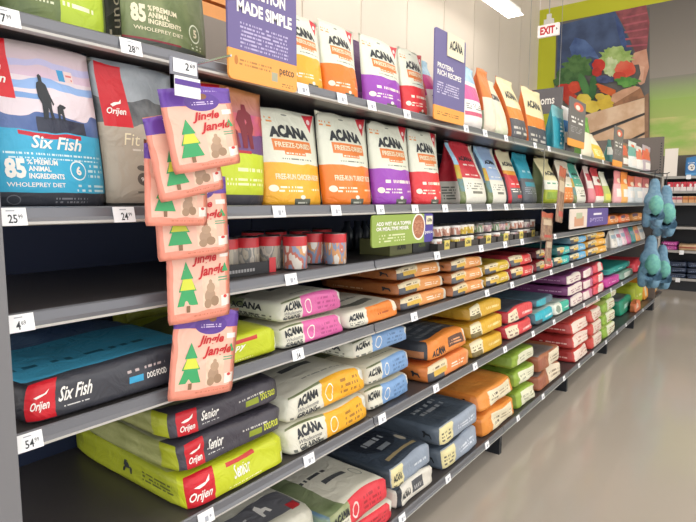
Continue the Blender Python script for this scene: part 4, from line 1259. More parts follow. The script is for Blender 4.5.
X1 = .03
a, b = on_x(229, 77, X1), on_x(297, 93.5, X1)
zb = (a.z + b.z) / 2
sign_board('shelf_sign', 'purple and orange shelf sign about simple nutrition', a.y, b.y, zb, zb + .36, X1, '6c6196', [('r', -.1, -.1, 1.1, .195, 'f2a750'), ('d', .16, .215, .86, .39, 'b9b0d4', 7, 40), ('d', .14, .10, .6, .15, 'b07a3c', 2, 40), ('r', .6, .045, .69, .105, 'a8a890'), ('e', .1, .125, .025, .03, 'c07a34'), ('d', .76, .02, .94, .05, '9a6a34', 2, 24)],
           [('NUTRITION', .14, .555, .82, .64, 'white', .04), ('MADE SIMPLE', .12, .435, .92, .52, 'white', .04), ('petco', .72, .085, .95, .15, 'black', .005)])
a, b = on_x(434, 114, X1), on_x(464, 128, X1)
zb = (a.z + b.z) / 2 - .004
sign_board('shelf_sign', 'tall purple shelf sign about protein-rich recipes with white tile', a.y, b.y, zb, zb + .335, X1, '6d6699', [('r', -.1, -.1, 1.1, .16, 'f2a750'), ('d', .08, .3, .8, .44, 'c8c2dc', 5, 20), ('d', .1, .06, .8, .11, '9a6a34', 2, 18)],
           [('PROTEIN-', .08, .58, .6, .635, 'white', .03), ('RICH RECIPES', .08, .5, .86, .56, 'white', .03)], tiles=[(.36, .74, .92, 1.0, 'cream', 'ACANA')])
for (pa, pb, qa, qb, top, lab) in ((568, 584, 144, 150, .30, 'dark grey shelf sign with a red and white tile'), (613, 622, 165, 168, .32, 'narrow dark grey shelf sign near the treat pouches')):
    a, b = on_x(pa, qa, X1), on_x(pb, qb, X1)
    sign_board('shelf_sign', lab, a.y, b.y, (a.z + b.z) / 2, (a.z + b.z) / 2 + top, X1, '6a6568', [('r', -.1, -.1, 1.1, .15, 'f0a044'), ('d', .12, .5, .85, .66, 'e9e6e4', 2, 8), ('d', .12, .3, .8, .44, '9a969a', 4, 10), ('e', .55, .86, .3, .09, 'd8624a'), ('e', .5, .84, .14, .05, 'efe6da')], [])
X2 = .022
ya, yb_, yc_ = on_x(372, 225, X2).y, on_x(424, 225, X2).y, on_x(433, 225, X2).y
gs = sign_board('topper_sign', 'green hanging sign with a bowl of meat and purple edge', ya, yc_, 1.198, 1.306, X2, '93ab50', [('r', .835, -.1, 1.1, 1.1, '4a3f9a'), ('e', .735, .56, .115, .46, 'f2efe6'), ('e', .735, .56, .098, .40, 'a8684a'), ('n', .66, .3, .81, .8, '9a5a40', 'c89070', 22), ('d', .1, .14, .5, .42, 'd8e0b4', 3, 26)],
                [('ADD WET AS A TOPPER', .06, .66, .60, .78, 'white', .03), ('OR MEALTIME MIXER', .06, .50, .56, .62, 'white', .03), ('petco', .85, .26, .99, .40, 'white', .01)], tiles=[(.86, .62, .97, .92, 'cream', 'ACANA')])
a, b = on_x(570, 215, X2), on_x(608, 215, X2)
sign_board('topper_sign', 'small purple and white sign hanging below the eye-level shelf', a.y, b.y, 1.17, 1.303, X2, '5c4a94', [('r', -.1, -.1, .40, 1.1, 'e6d8cc'), ('r', .1, .1, .32, .6, 'd09a7a'), ('r', .14, .5, .28, .8, 'b8c0a0'), ('d', .48, .62, .8, .84, 'f0ecf6', 1, 8), ('d', .48, .25, .84, .5, 'bcb0dc', 3, 14)], [], wires=None)

# hanging grey sign in the next aisle: only the end of its word shows
a, b = on_y(524, 100, 8.75), on_y(562.5, 100, 8.75)
zt, zb = on_y(562, 86.5, 8.75).z, on_y(562, 112, 8.75).z
hs = tag(empty('aisle_sign', ((a.x + b.x) / 2, 8.75, zb)), 'dark grey hanging sign beside the green mural border', 'sign')
wd = b.x - a.x
MB().box(-wd / 2, 0, 0, wd / 2, .03, zt - zb).build('board', plain('aisle_sign_grey', '6d6b70', .5), hs)
q = MB()
put_text(q, flat_S((-wd / 2, -.001, 0), (1, 0, 0), (0, 0, 1), wd, zt - zb), 0, 'oms', .44, .36, .80, .6, 0, .02, off=.001)
q.build('lettering', INK['white'], hs)
for s in (-.4, .4):
    MB().tube([(wd * s, .015, zt - zb), (wd * s, .015, CEIL - zb)], .004).build('hanger_wire', plain('wire_grey', '9a9a98', .5), hs)

# exit sign
a, b = on_y(537.5, 38, 8.0), on_y(559, 22, 8.0)
ex = tag(empty('exit_sign', ((a.x + b.x) / 2, 8.0, a.z)), 'white exit sign with red letters hanging from a rod', 'sign')
wd, hh = b.x - a.x, b.z - a.z
MB().box(-wd / 2, 0, 0, wd / 2, .05, hh).build('face', plain('exit_white', 'f6eeee', .5, emit=.12), ex)
q = MB()
put_text(q, flat_S((-wd / 2, -.001, 0), (1, 0, 0), (0, 0, 1), wd, hh), 0, 'EXIT', .12, .17, .82, .83, 0, .045, off=.002)
q.build('lettering', INK['red'], ex)
q = MB()
put_poly(q, flat_S((-wd / 2, -.001, 0), (1, 0, 0), (0, 0, 1), wd, hh), 0, [(.88, .38), (.96, .5), (.88, .62)], 0, .002)
q.build('arrow', INK['grey'], ex)
MB().box(-wd * .22, .0, hh, wd * .22, .05, hh + .07).build('canopy', plain('exit_grey', 'd2d0cc', .5), ex)
MB().box(-wd * .1, .01, hh + .07, wd * .1, .04, hh + .14).build('mount', plain('exit_grey', 'd2d0cc', .5), ex)
MB().tube([(0, .025, hh + .14), (0, .025, CEIL - a.z)], .008).build('rod', plain('wire_grey', '9a9a98', .5), ex)

# ------------------------------------------------------------------ mural
MY = WALL_Y - .012
x0 = on_y(537, 60, MY).x
xi = on_y(555.5, 60, MY).x
zi = 1.35 + .310 * MY
mural = tag(empty('wall_mural', (x0, MY, 1.6)), 'large mural of a vegetable crate on grass with lime border', 'mural')


def wall_poly(name, pts, mat, layer, closed=True):
    m = MB()
    m.poly([Vector(on_y(px, py, MY - .0015 * layer)) - mural.location for px, py in pts])
    o = m.build(name, mat, mural)
    return o


def board_uv(name, xa, xb, za, zb_, dy, mat):
    m = MB()
    m.v = [(xa - x0, dy, za - 1.6), (xb - x0, dy, za - 1.6), (xb - x0, dy, zb_ - 1.6), (xa - x0, dy, zb_ - 1.6), (xa - x0, .012, za - 1.6), (xb - x0, .012, za - 1.6), (xb - x0, .012, zb_ - 1.6), (xa - x0, .012, zb_ - 1.6)]
    m.f = [(0, 1, 2, 3), (0, 4, 5, 1), (1, 5, 6, 2), (2, 6, 7, 3), (3, 7, 4, 0)]
    m.m = [0] * 5
    me = m.mesh(name, [mat])
    uvl = me.uv_layers.new(name='UVMap')
    for lp in me.loops:
        c = me.vertices[lp.vertex_index].co
        uvl.data[lp.index].uv = ((c.x + x0 - xa) / (xb - xa), (c.z + 1.6 - za) / (zb_ - za))
    return link(bpy.data.objects.new(name, me), mural)


board_uv('border', x0, 5.5, 1.6, 1.35 + .337 * MY, 0, plain('mural_lime', 'c2c62a', .6))
zg = on_y(665, 88, MY).z
vg = (zg - 1.6) / (zi - 1.6)
board_uv('picture', xi, 5.5, 1.6, zi, -.004, zmat('mural_ground', '8a857e', [
    ('g', 0, vg, 1, 1.1, '9a948c', '5c5856'), ('g', 0, -.1, 1, vg, 'd6c888', '8fb45a', ), ('n', 0, .1, 1, vg - .16, 'c8c482', '98bc5c', 14), ('g', 0, vg - .06, 1, vg + .06, '9ab868', '86857c')], .6))


def pm_(name, c1, c2, sc):
    m = plain(name, c1, .6)
    nt = m.node_tree
    tc = nt.nodes.new('ShaderNodeTexCoord')
    n = nt.nodes.new('ShaderNodeTexNoise')
    n.inputs['Scale'].default_value = sc
    n.inputs['Detail'].default_value = 5
    nt.links.new(tc.outputs['Object'], n.inputs['Vector'])
    r = nt.nodes.new('ShaderNodeValToRGB')
    r.color_ramp.elements[0].position = .38
    r.color_ramp.elements[1].position = .62
    r.color_ramp.elements[0].color = lin(c1)
    r.color_ramp.elements[1].color = lin(c2)
    nt.links.new(n.outputs['Fac'], r.inputs[0])
    nt.links.new(r.outputs[0], nt.nodes['Principled BSDF'].inputs['Base Color'])
    return m


def zp(pts):      # coordinates read from a 4.015x enlargement of the mural
    return [(540 + x / 4.015, y / 4.015) for x, y in pts]


def blob(cx, cy, rx, ry, seed, n=22, jit=.08, rot=0):
    r = random.Random(seed)
    out = []
    for i in range(n):
        t = 2 * pi * i / n
        k = 1 + r.uniform(-jit, jit)
        x, y = rx * k * cos(t), ry * k * sin(t)
        out.append((cx + x * cos(rot) - y * sin(rot), cy + x * sin(rot) + y * cos(rot)))
    return out


LAY = [3]


def put(name, pts, c1, c2=None, sc=4.0):
    LAY[0] += 1
    key = 'mural_%s_%s_%s' % (name, c1, c2)
    wall_poly('printed_' + name, zp(pts), MATS.get(key) or pm_(key, c1, c2 or c1, sc), LAY[0])


put('shadow', [(64, 100), (300, 45), (440, 30), (440, 560), (64, 560)], '5a5a5c', '6e6c6a', 2)
put('trousers', [(72, 102), (302, 46), (330, 100), (362, 170), (372, 215), (240, 262), (120, 330), (66, 340)], '3a4a6c', '4c6088', 3)
put('trouser_fold', [(140, 150), (180, 160), (215, 195), (240, 240), (200, 225), (165, 235), (135, 250), (118, 190)], '5a76aa', '3c5488', 4)
put('trouser_fold', [(300, 60), (330, 110), (350, 180), (330, 200), (310, 120)], '466096', '34487a', 4)
put('sleeve', [(302, 46), (426, 20), (440, 90), (430, 195), (382, 210), (350, 130)], '9c545c', '7c444c', 6)
for k in range(5):
    put('check', [(330 + k * 4, 70 + k * 28), (430, 48 + k * 32), (431, 54 + k * 32), (332 + k * 4, 78 + k * 28)], 'b4606a', 'a05060', 6)
put('hand', [(378, 212), (428, 196), (438, 270), (420, 332), (404, 342), (392, 330), (408, 290), (396, 258), (372, 262), (366, 240)], 'd6a48c', 'c89078', 5)
put('finger', [(398, 262), (420, 268), (412, 332), (400, 340), (392, 330), (404, 295)], 'e0b49c', 'd0a088', 6)
put('greens', blob(150, 275, 62, 48, 3, 40, .25), '3a6634', '587f48', 9)
put('greens', blob(110, 320, 50, 40, 4, 36, .25), '335c34', '4d7644', 9)
put('tomato', blob(100, 370, 38, 36, 5), 'd8452f', 'b83028', 5)
put('tomato', blob(140, 350, 26, 24, 6), 'e05a3c', 'c83c2c', 5)
put('tomato', blob(125, 400, 30, 24, 7), 'd24a34', 'b03a2c', 5)
put('lettuce', blob(305, 232, 66, 44, 8, 40, .2), 'b4cc84', '8fb05c', 8)
put('lettuce', blob(285, 270, 30, 40, 9, 30, .2), 'd6e2b8', 'a8c480', 8)
put('pepper', blob(236, 262, 26, 26, 10), 'd23a30', 'b02a28', 4)
put('pepper', blob(228, 290, 20, 18, 11), 'c8342c', 'a02824', 4)
put('tomato', blob(342, 278, 42, 34, 12, 22, .1), 'd84c38', 'e07058', 4)
put('tomato', blob(318, 306, 26, 18, 13), 'cc4434', 'b83428', 4)
put('berries', blob(258, 318, 40, 16, 14, 30, .15), '35406a', '4a5680', 14)
put('leaves', blob(350, 328, 46, 20, 15, 30, .25), '4a8a3c', '6aa850', 9)
put('cucumber', blob(178, 345, 17, 52, 16, 24, .03, -.35), '3c7440', '548a4e', 3)
put('cucumber', blob(212, 352, 15, 50, 17, 24, .03, .08), '2f6438', '447a44', 3)
for k in range(4):
    put('carrot', [(222 + k * 6, 340 + k * 9), (232 + k * 8, 334 + k * 8), (305, 362 + k * 7), (300, 370 + k * 7)], 'e2743a', 'd0602c', 5)
put('pepper', blob(176, 402, 30, 26, 18), 'e6cf58', 'd2b83c', 4)
put('pepper', blob(206, 428, 34, 26, 19), 'ecd45c', 'd8be44', 4)
put('pepper', blob(262, 412, 34, 32, 20), 'e8cc48', 'd4b43c', 4)
put('pepper', blob(240, 388, 20, 14, 21), 'd8c050', 'c8ac40', 4)
put('hand', [(290, 380), (330, 360), (380, 345), (402, 350), (385, 380), (350, 412), (312, 420), (285, 404)], 'dcae90', 'c89a7c', 5)
put('crate_rim', [(290, 420), (404, 352), (420, 390), (300, 428)], '8a6248', 'a87858', 8)
put('plank', [(180, 462), (420, 392), (420, 452), (188, 540)], 'e6caae', 'd4b090', 5)
put('plank', [(196, 552), (420, 462), (420, 530), (200, 640)], 'e0c0a2', 'cea886', 5)
put('plank', [(200, 650), (420, 540), (420, 640), (210, 720)], 'dabb9c', 'c8a280', 5)
put('crate_corner', [(420, 385), (436, 372), (436, 640), (420, 640)], '8a6a52', '9a7860', 6)

# ------------------------------------------------------------------ hanging treat bags
M_JJ = zmat('film_treat_pink', 'ea9480', [('r', .08, .10, .92, .80, 'f0bfac', .08), ('r', -.1, .80, 1.1, 1.1, '6a46a6', .015), ('e', .56, .83, .25, .11, '5c3a98'), ('d', .40, .80, .72, .85, 'd8c8ea', 2, 26), ('e', .58, .90, .06, .035, '8a5a3a'),
                                          ('d', .25, .955, .8, .975, 'c8b4e4', 1, 40), ('d', .36, .055, .9, .085, 'd07a60', 1, 40), ('n', .5, .14, .8, .46, 'f0d2bc', 'eac2aa', 9),
                                          ('e', .62, .25, .09, .08, 'b0927a'), ('e', .70, .19, .07, .055, '9f8168'), ('e', .58, .17, .06, .05, 'a88a70'), ('e', .64, .34, .07, .055, 'b89a80'), ('e', .64, .40, .03, .028, 'b89a80'),
                                          ('r', .82, .12, .98, .24, 'f8ece6', .03), ('e', .9, .22, .035, .018, 'd83a3a'), ('d', .78, .40, .95, .46, '6aa884', 2, 16), ('r', .82, .66, .97, .72, 'f6f0ec'),
                                          ('r', 1, -.1, 4, 1.1, 'ea9a84')], .36)


def jj(T, G):
    T(0, 'Jingle', .36, .585, .76, .715, 'red', bold=.03, shear=.3, rot=.12)
    T(0, 'Jangle', .44, .445, .90, .585, 'red', bold=.03, shear=.3, rot=.12)
    G(0, [(.12, .18), (.42, .18), (.36, .33), (.40, .33), (.33, .46), (.36, .46), (.265, .64), (.18, .46), (.21, .46), (.145, .33), (.18, .33)], 'midgreen')
    G(0, [(.165, .345), (.38, .345), (.33, .46), (.21, .46)], 'lime', .0018)
    G(0, [(.245, .11), (.295, .11), (.295, .18), (.245, .18)], 'brown')
    G(0, [(.84, .50), (.96, .50), (.90, .60)], 'midgreen')


CG = 'treat bags on the clip strip'
JB = [  # photo corners: top-left, top-right, bottom-left, distance in front of the shelf edge
    ((149, 91), (222, 88), (174, 175), .156, 'foremost on the strip and tilted'),
    ((150, 118), (217, 112), (160, 203), .131, 'directly behind the tilted front bag'),
    ((150, 142), (212, 150), (145, 226), .106, 'hanging third, its left edge sticking out'),
    ((153, 178), (226, 178), (158, 262), .081, 'hanging fourth, mostly covered'),
    ((157, 228), (222, 226), (168, 326), .056, 'hanging fifth, with its whole tree showing'),
    ((156, 314), (224, 312), (167, 402), .031, 'hanging lowest with its purple top clear')]
strip = tag(empty('clip_strip', (.016, y_at(186, .03, 1.5), .98)), 'clear plastic clip strip with white price card holding pink treat bags', 'clip strip')
for i, (tl, tr, bl, X, lab) in enumerate(JB):
    A, B, C = on_x(*tl, X), on_x(*tr, X), on_x(*bl, X)
    ux = (B - A)
    wdt = ux.length
    uz = (A - C)
    hgt = uz.length
    ux.normalize()
    nrm = ux.cross(uz).normalized()       # towards +X
    uz = nrm.cross(ux).normalized()
    SEED[0] += 1
    P = pouch_surface(wdt, hgt, .02, 1.0, wr=.0018, seed=SEED[0], top=.9)
    me = grid_mesh('treat_bag', P, (0, 2), {0: 12, 2: 6}, {0: 18, 2: 18}, [M_JJ])
    import bmesh
    bm = bmesh.new()
    bm.from_mesh(me)
    bmesh.ops.holes_fill(bm, edges=[e for e in bm.edges if e.is_boundary], sides=200)
    bm.to_mesh(me)
    bm.free()
    o = bpy.data.objects.new('treat_bag', me)
    base = (C + (B - A) / 2)
    o.matrix_world = Matrix(((nrm.x, ux.x, uz.x, base.x), (nrm.y, ux.y, uz.y, base.y), (nrm.z, ux.z, uz.z, base.z), (0, 0, 0, 1)))
    link(o)
    tag(o, 'pink biscuit treat bag with a tree, ' + lab, 'treat bag', CG)
    print_on(o, P, jj)
MB().box(-.001, -.012, 0, .001, .012, .68).build('strip', plain('clear_strip', 'd5dade', .2), strip)
MB().box(.0, -.0015, .658, .168, .0015, .662).build('hook', plain('chrome_hook', 'b8bcc2', .25, .8), strip)
a = on_x(170.5, 60, .187)
b = on_x(198, 75, .187)
a.z, b.z = on_x(184, 59, .187).z, on_x(184, 76, .187).z
hd = MB().box(.167, a.y - strip.location.y, b.z - .98, .171, b.y - strip.location.y, a.z - .98).build('card_holder', plain('holder_grey', '8a8c98', .4), strip)
S = flat_S((.1715, a.y - strip.location.y + .004, b.z - .98 + .004), (0, 1, 0), (0, 0, 1), b.y - a.y - .008, a.z - b.z - .006)
q = MB()
put_poly(q, S, 0, [(0, 0), (1, 0), (1, 1), (0, 1)], 0)
q.build('price_card', TAGW, hd)
q = MB()
put_text(q, S, 0, '2', .5, .25, .66, .8, 0, .015, off=.002)
put_text(q, S, 0, '69', .7, .5, .92, .8, 0, .0, off=.002)
q.build('lettering', INK['black'], hd)
a2 = on_x(175, 76, .187)
b2 = on_x(201, 98, .187)
a2.z, b2.z = on_x(187, 77, .187).z, on_x(187, 97, .187).z
q = MB().box(.168, a2.y - strip.location.y, b2.z - .98, .170, b2.y - strip.location.y, a2.z - .98).build('offer_card', TAGW, strip)
q = MB().box(.1702, a2.y - strip.location.y, a2.z - .98 - .016, .1708, b2.y - strip.location.y, a2.z - .98 - .006).build('offer_band', INK['purple'], strip)

# ------------------------------------------------------------------ cans
def can_mesh(name, r, h, mats, top=.25):
    m = MB()
    m.lathe([(r * .9, 0), (r, .004), (r, h * (1 - top)), (r, h - .006), (r * .94, h - .003), (r * .93, h - .004), (r * .2, h - .005)], 18, mi=[2, 1, 0, 2, 2, 2])
    return m.mesh(name, mats, True)


TIN = plain('tin', 'b8b8bc', .3, .9)


def stripes(name, cols):
    m = bpy.data.materials.new(name)
    m.use_nodes = True
    nt = m.node_tree
    tc = nt.nodes.new('ShaderNodeTexCoord')
    n = nt.nodes.new('ShaderNodeTexNoise')
    n.inputs['Scale'].default_value = 38
    n.inputs['Detail'].default_value = 2
    mp = nt.nodes.new('ShaderNodeMapping')
    mp.inputs['Scale'].default_value = (1, 1, .35)
    nt.links.new(tc.outputs['Object'], mp.inputs[0])
    nt.links.new(mp.outputs[0], n.inputs['Vector'])
    r = nt.nodes.new('ShaderNodeValToRGB')
    r.color_ramp.interpolation = 'CONSTANT'
    els = r.color_ramp.elements
    while len(els) < len(cols):
        els.new(.5)
    for i, c in enumerate(cols):
        els[i].position = .3 + .4 * i / len(cols)
        els[i].color = lin(c)
    nt.links.new(n.outputs['Fac'], r.inputs[0])
    nt.links.new(r.outputs[0], nt.nodes['Principled BSDF'].inputs['Base Color'])
    nt.nodes['Principled BSDF'].inputs['Roughness'].default_value = .35
    return m


RED_TOP = plain('can_red', 'c8313a', .35)
can_a = can_mesh('food_can', .037, .105, [RED_TOP, stripes('can_art_a', ['e6e2dc', 'd8a070', '8a9ab8', 'c87868', 'e6e0d8']), TIN], .32)
can_b = can_mesh('food_can', .037, .105, [RED_TOP, stripes('can_art_b', ['a8a49c', 'c8c0b4', '8a8a88', 'b4ac9c', '9a948c']), TIN], .32)


def put_can(mesh, px, X, label, group, z=None):
    o = bpy.data.objects.new('food_can', mesh)
    zz = Z['C'] + .001 if z is None else z
    o.location = (X, y_at(px, X, zz + .05), zz)
    o.rotation_euler = (0, 0, px)
    link(o)
    tag(o, label, 'food can', group)
    bd = MB()
    r = mesh.vertices[20].co.length if False else None
    return o


CN = 'red-topped food cans'
for px, X, me, lab in ((225, -.13, can_b, 'dim red-topped can in the black tray, by the hanging treat bags'), (246.5, -.13, can_b, 'grey and red-topped can in the middle of the black tray'), (269, -.125, can_b, 'red-topped can above the red end of the black tray'),
                       (295, -.062, can_a, 'striped red-topped can just past the black tray'), (313, -.12, can_a, 'red-topped can half hidden behind the striped one'), (335, -.05, can_a, 'striped orange-red can standing alone at the row end')):
    put_can(me, px, X, lab, CN)
for px, X in ((253, -.30), (276, -.27), (300, -.25), (322, -.26)):
    put_can(can_b, px, X, 'red-topped food can in the dark back row', CN)
tr = tag(empty('can_tray', (-.09, (y_at(228, -.05, 1.17) + y_at(279, -.05, 1.17)) / 2, Z['C'] + .001)), 'black cardboard can tray with a red corner', 'tray')
ty = (y_at(279, -.05, 1.17) - y_at(228, -.05, 1.17)) / 2
MB().box(.022, -ty, 0, .026, ty, .034).build('front_wall', plain('tray_black', '2a2a2e', .5), tr)
MB().box(-.16, -ty, 0, .022, -ty + .004, .03).build('side_wall', plain('tray_black', '2a2a2e', .5), tr)
q = MB()
S = flat_S((.0262, -ty, 0), (0, 1, 0), (0, 0, 1), 2 * ty, .034)
put_poly(q, S, 0, [(.86, 0), (1, 0), (1, 1.25), (.86, 1.25)], 0)
q.build('red_corner', RED_TOP, tr)
q = MB()
for k in range(9):
    put_poly(q, S, 0, [(.08 + k * .055, .3), (.12 + k * .055, .3), (.12 + k * .055, .55), (.08 + k * .055, .55)], 0)
q.build('lettering', plain('tray_print', '9a9a9c', .5), tr)['kind'] = 'stuff'
# dark bottles behind the green sign
for px in (347, 357, 364):
    o = MB().lathe([(.022, 0), (.026, .006), (.026, .08), (.012, .10), (.012, .12), (.002, .121)], 12).build('bottle', plain('bottle_dark', '2b3440', .3), smooth=True, loc=(-.33, y_at(px, -.33, 1.2), Z['C'] + .001))
    tag(o, 'small dark bottle in the shadow beside the green sign', 'bottle', 'dark bottles')
# olive boxes below the green sign
for px0, px1, c, lab in ((390, 412, '74764c', 'olive carton under the green hanging sign'), (413, 430, '2e3036', 'black carton under the purple sign edge')):
    y0, y1 = y_at(px0, -.05, 1.18), y_at(px1, -.05, 1.18)
    o = tag(empty('carton', (-.12, (y0 + y1) / 2, Z['C'] + .001)), lab, 'carton', 'cartons under the green sign')
    hw = (y1 - y0) / 2
    MB().box(-.07, -hw, 0, .07, hw, .06).build('box', plain('carton_' + c, c, .5), o)
    q = MB()
    put_text(q, flat_S((.0702, -hw, 0), (0, 1, 0), (0, 0, 1), 2 * hw, .06), 0, 'ACANA', .3, .3, .7, .7, 0, .04, arch=.5)
    q.build('lettering', INK['black' if px0 < 400 else 'olive'], o)
# trays of small cans, two layers
arts = [can_mesh('food_can', .031, .05, [plain('cap_%d' % i, c0, .4), stripes('can_art_%d' % i, cs), TIN], .3) for i, (c0, cs) in enumerate((('e6e4e0', ['e8e6e2', 'c89a88', 'b07868', 'e0d8d0']), ('3f4048', ['e8e6e2', '9a7a80', 'c0a0a4', 'e0d8d0']), ('e0dcd4', ['e2c23c', 'e8d46a', 'c8a83c', 'e8e2c8']), ('55504a', ['d8d8d4', '6a8a5a', 'a8a8a0', 'c87a60'])))]
rr = random.Random(4)
trays = [(438, 455), (457, 478), (480, 496), (498, 513), (515, 527), (528, 538)]
for ti, (p0, p1) in enumerate(trays):
    y0, y1 = y_at(p0, -.012, 1.17), y_at(p1, -.012, 1.17)
    o = tag(empty('can_tray', (-.012, (y0 + y1) / 2, Z['C'] + .001)), ('dark can tray with yellow label next to the purple sign edge', 'dark can tray with yellow label, second past the purple sign edge', 'dark can tray with yellow label under the light blue bag', 'dark can tray with yellow label under the charcoal bag', 'dark can tray with yellow label before the brown hanging bags', 'last dark can tray, beside the brown hanging bags')[ti], 'tray', 'dark can trays')
    hw = (y1 - y0) / 2
    MB().box(-.003, -hw, 0, .0, hw, .028).build('front_wall', plain('tray_brown', '3a3634', .5), o)
    MB().box(-.2, -hw, 0, -.003, -hw + .003, .028).build('side_wall', plain('tray_brown', '3a3634', .5), o)
    lb = MB().box(.0003, -hw * .28, -.0005, .0015, hw * .3, .04).build('label_card', plain('tray_yellow', 'e2cf6a', .5), o)
    q = MB()
    put_text(q, flat_S((.0017, -hw * .28, 0), (0, 1, 0), (0, 0, 1), hw * .58, .04), 0, 'ACANA', .15, .3, .85, .75, 0, .04, arch=.5, off=.0003)
    q.build('lettering', INK['black'], lb)
    n = max(2, int((y1 - y0) / .066))
    for r in range(2):
        for lay in range(2):
            for k in range(n):
                me = arts[rr.choice([0, 0, 0, 1, 1, 3] if ti not in (1, 2) else [0, 0, 2, 1, 3])]
                c = bpy.data.objects.new('food_can', me)
                c.location = (-.05 - r * .07, y0 + .004 + (k + .5) * (y1 - y0 - .006) / n, Z['C'] + .003 + lay * .0515)
                c.rotation_euler = (0, 0, rr.uniform(0, 6))
                link(c)
                tag(c, ('small can in the lower layer of the tray ', 'small can in the upper layer of the tray ')[lay] + ('by the purple sign edge', 'second past the purple sign edge', 'under the light blue bag', 'under the charcoal bag', 'before the brown pouches', 'beside the brown pouches')[ti], 'food can', ('lower', 'upper')[lay] + ' cans of tray ' + ('by the sign', 'second past the sign', 'under the light blue bag', 'under the charcoal bag', 'before the brown pouches', 'beside the brown pouches')[ti])
# beyond: flat orange packs
for i, (p0, p1, c, lab) in enumerate(((609, 619, 'e58a3c', 'flat orange pack past the small purple sign'), (620, 631, 'e0703a', 'flat deep orange pack between two paler orange packs'), (632, 645, 'e59a54', 'flat pale orange pack near the plush dinosaurs'))):
    y0, y1 = y_at(p0, -.03, 1.2), y_at(p1, -.03, 1.2)
    SEED[0] += 1
    P = sack_surface(.25, y1 - y0, .09, seed=SEED[0], wr=.006)
    me = grid_mesh('treat_pack', P, range(6), {k: 8 for k in range(6)}, {k: 5 for k in range(6)}, [zmat('film_oflat%d' % i, c, [('d', .1, .3, .9, .7, 'f4d8b8', 2, 8), ('r', .1, .6, .5, .95, '6a4a60')])])
    o = bpy.data.objects.new('treat_pack', me)
    o.location = (-.15, (y0 + y1) / 2, Z['C'] + .001)
    tag(link(o), lab, 'treat pack', 'flat orange packs')

# second clip strip with brown pouches
sx = .03
sy = y_at(543.5, sx, 1.5)
st2 = tag(empty('clip_strip', (sx, sy, 1.05)), 'thin clip strip holding brown chew pouches', 'clip strip')
MB().box(-.001, -.005, 0, .001, .005, .60).build('strip', plain('dark_strip', '6a6a66', .3), st2)
MB().box(-.018, -.004, .585, .0, .004, .592).build('hook', plain('chrome_hook', 'b8bcc2', .25, .8), st2)
M_CHEW = zmat('film_chew', '8a6a58', [('n', 0, 0, 1, 1.1, '7a5a4c', 'a8886c', 7), ('r', -.1, .82, 1.1, 1.1, 'b0523c'), ('r', .15, .55, .85, .75, 'c8b49a'), ('r', .2, .1, .8, .2, 'b84a40')])
for (tl, tr_, bl, X, lab) in (((541, 188), (549, 192), (555, 221), .075, 'brown chew pouch swinging out with a red top'), ((540, 212), (552, 214), (540, 240), .06, 'wide brown chew pouch below the swinging one'), ((541, 237), (548, 238), (544, 264), .05, 'narrow brown chew pouch hanging lowest')):
    A, B, C = on_x(*tl, X), on_x(*tr_, X), on_x(*bl, X)
    ux = B - A
    uz = A - C
    wdt, hgt = ux.length, uz.length
    ux.normalize()
    nrm = ux.cross(uz).normalized()
    uz = nrm.cross(ux).normalized()
    SEED[0] += 1
    P = pouch_surface(wdt, hgt, .025, 1.0, wr=.003, seed=SEED[0], top=.9)
    me = grid_mesh('chew_pouch', P, (0, 2), {0: 8, 2: 5}, {0: 12, 2: 12}, [M_CHEW])
    o = bpy.data.objects.new('chew_pouch', me)
    base = C + (B - A) / 2
    o.matrix_world = Matrix(((nrm.x, ux.x, uz.x, base.x), (nrm.y, ux.y, uz.y, base.y), (nrm.z, ux.z, uz.z, base.z), (0, 0, 0, 1)))
    tag(link(o), lab, 'chew pouch', 'brown chew pouches')

# ------------------------------------------------------------------ plush dinosaurs
M_PLUSH = pm_('plush_blue', '7299b2', '5f88a4', 30)
M_AQUA = pm_('plush_aqua', '74bcae', '62a8a4', 30)


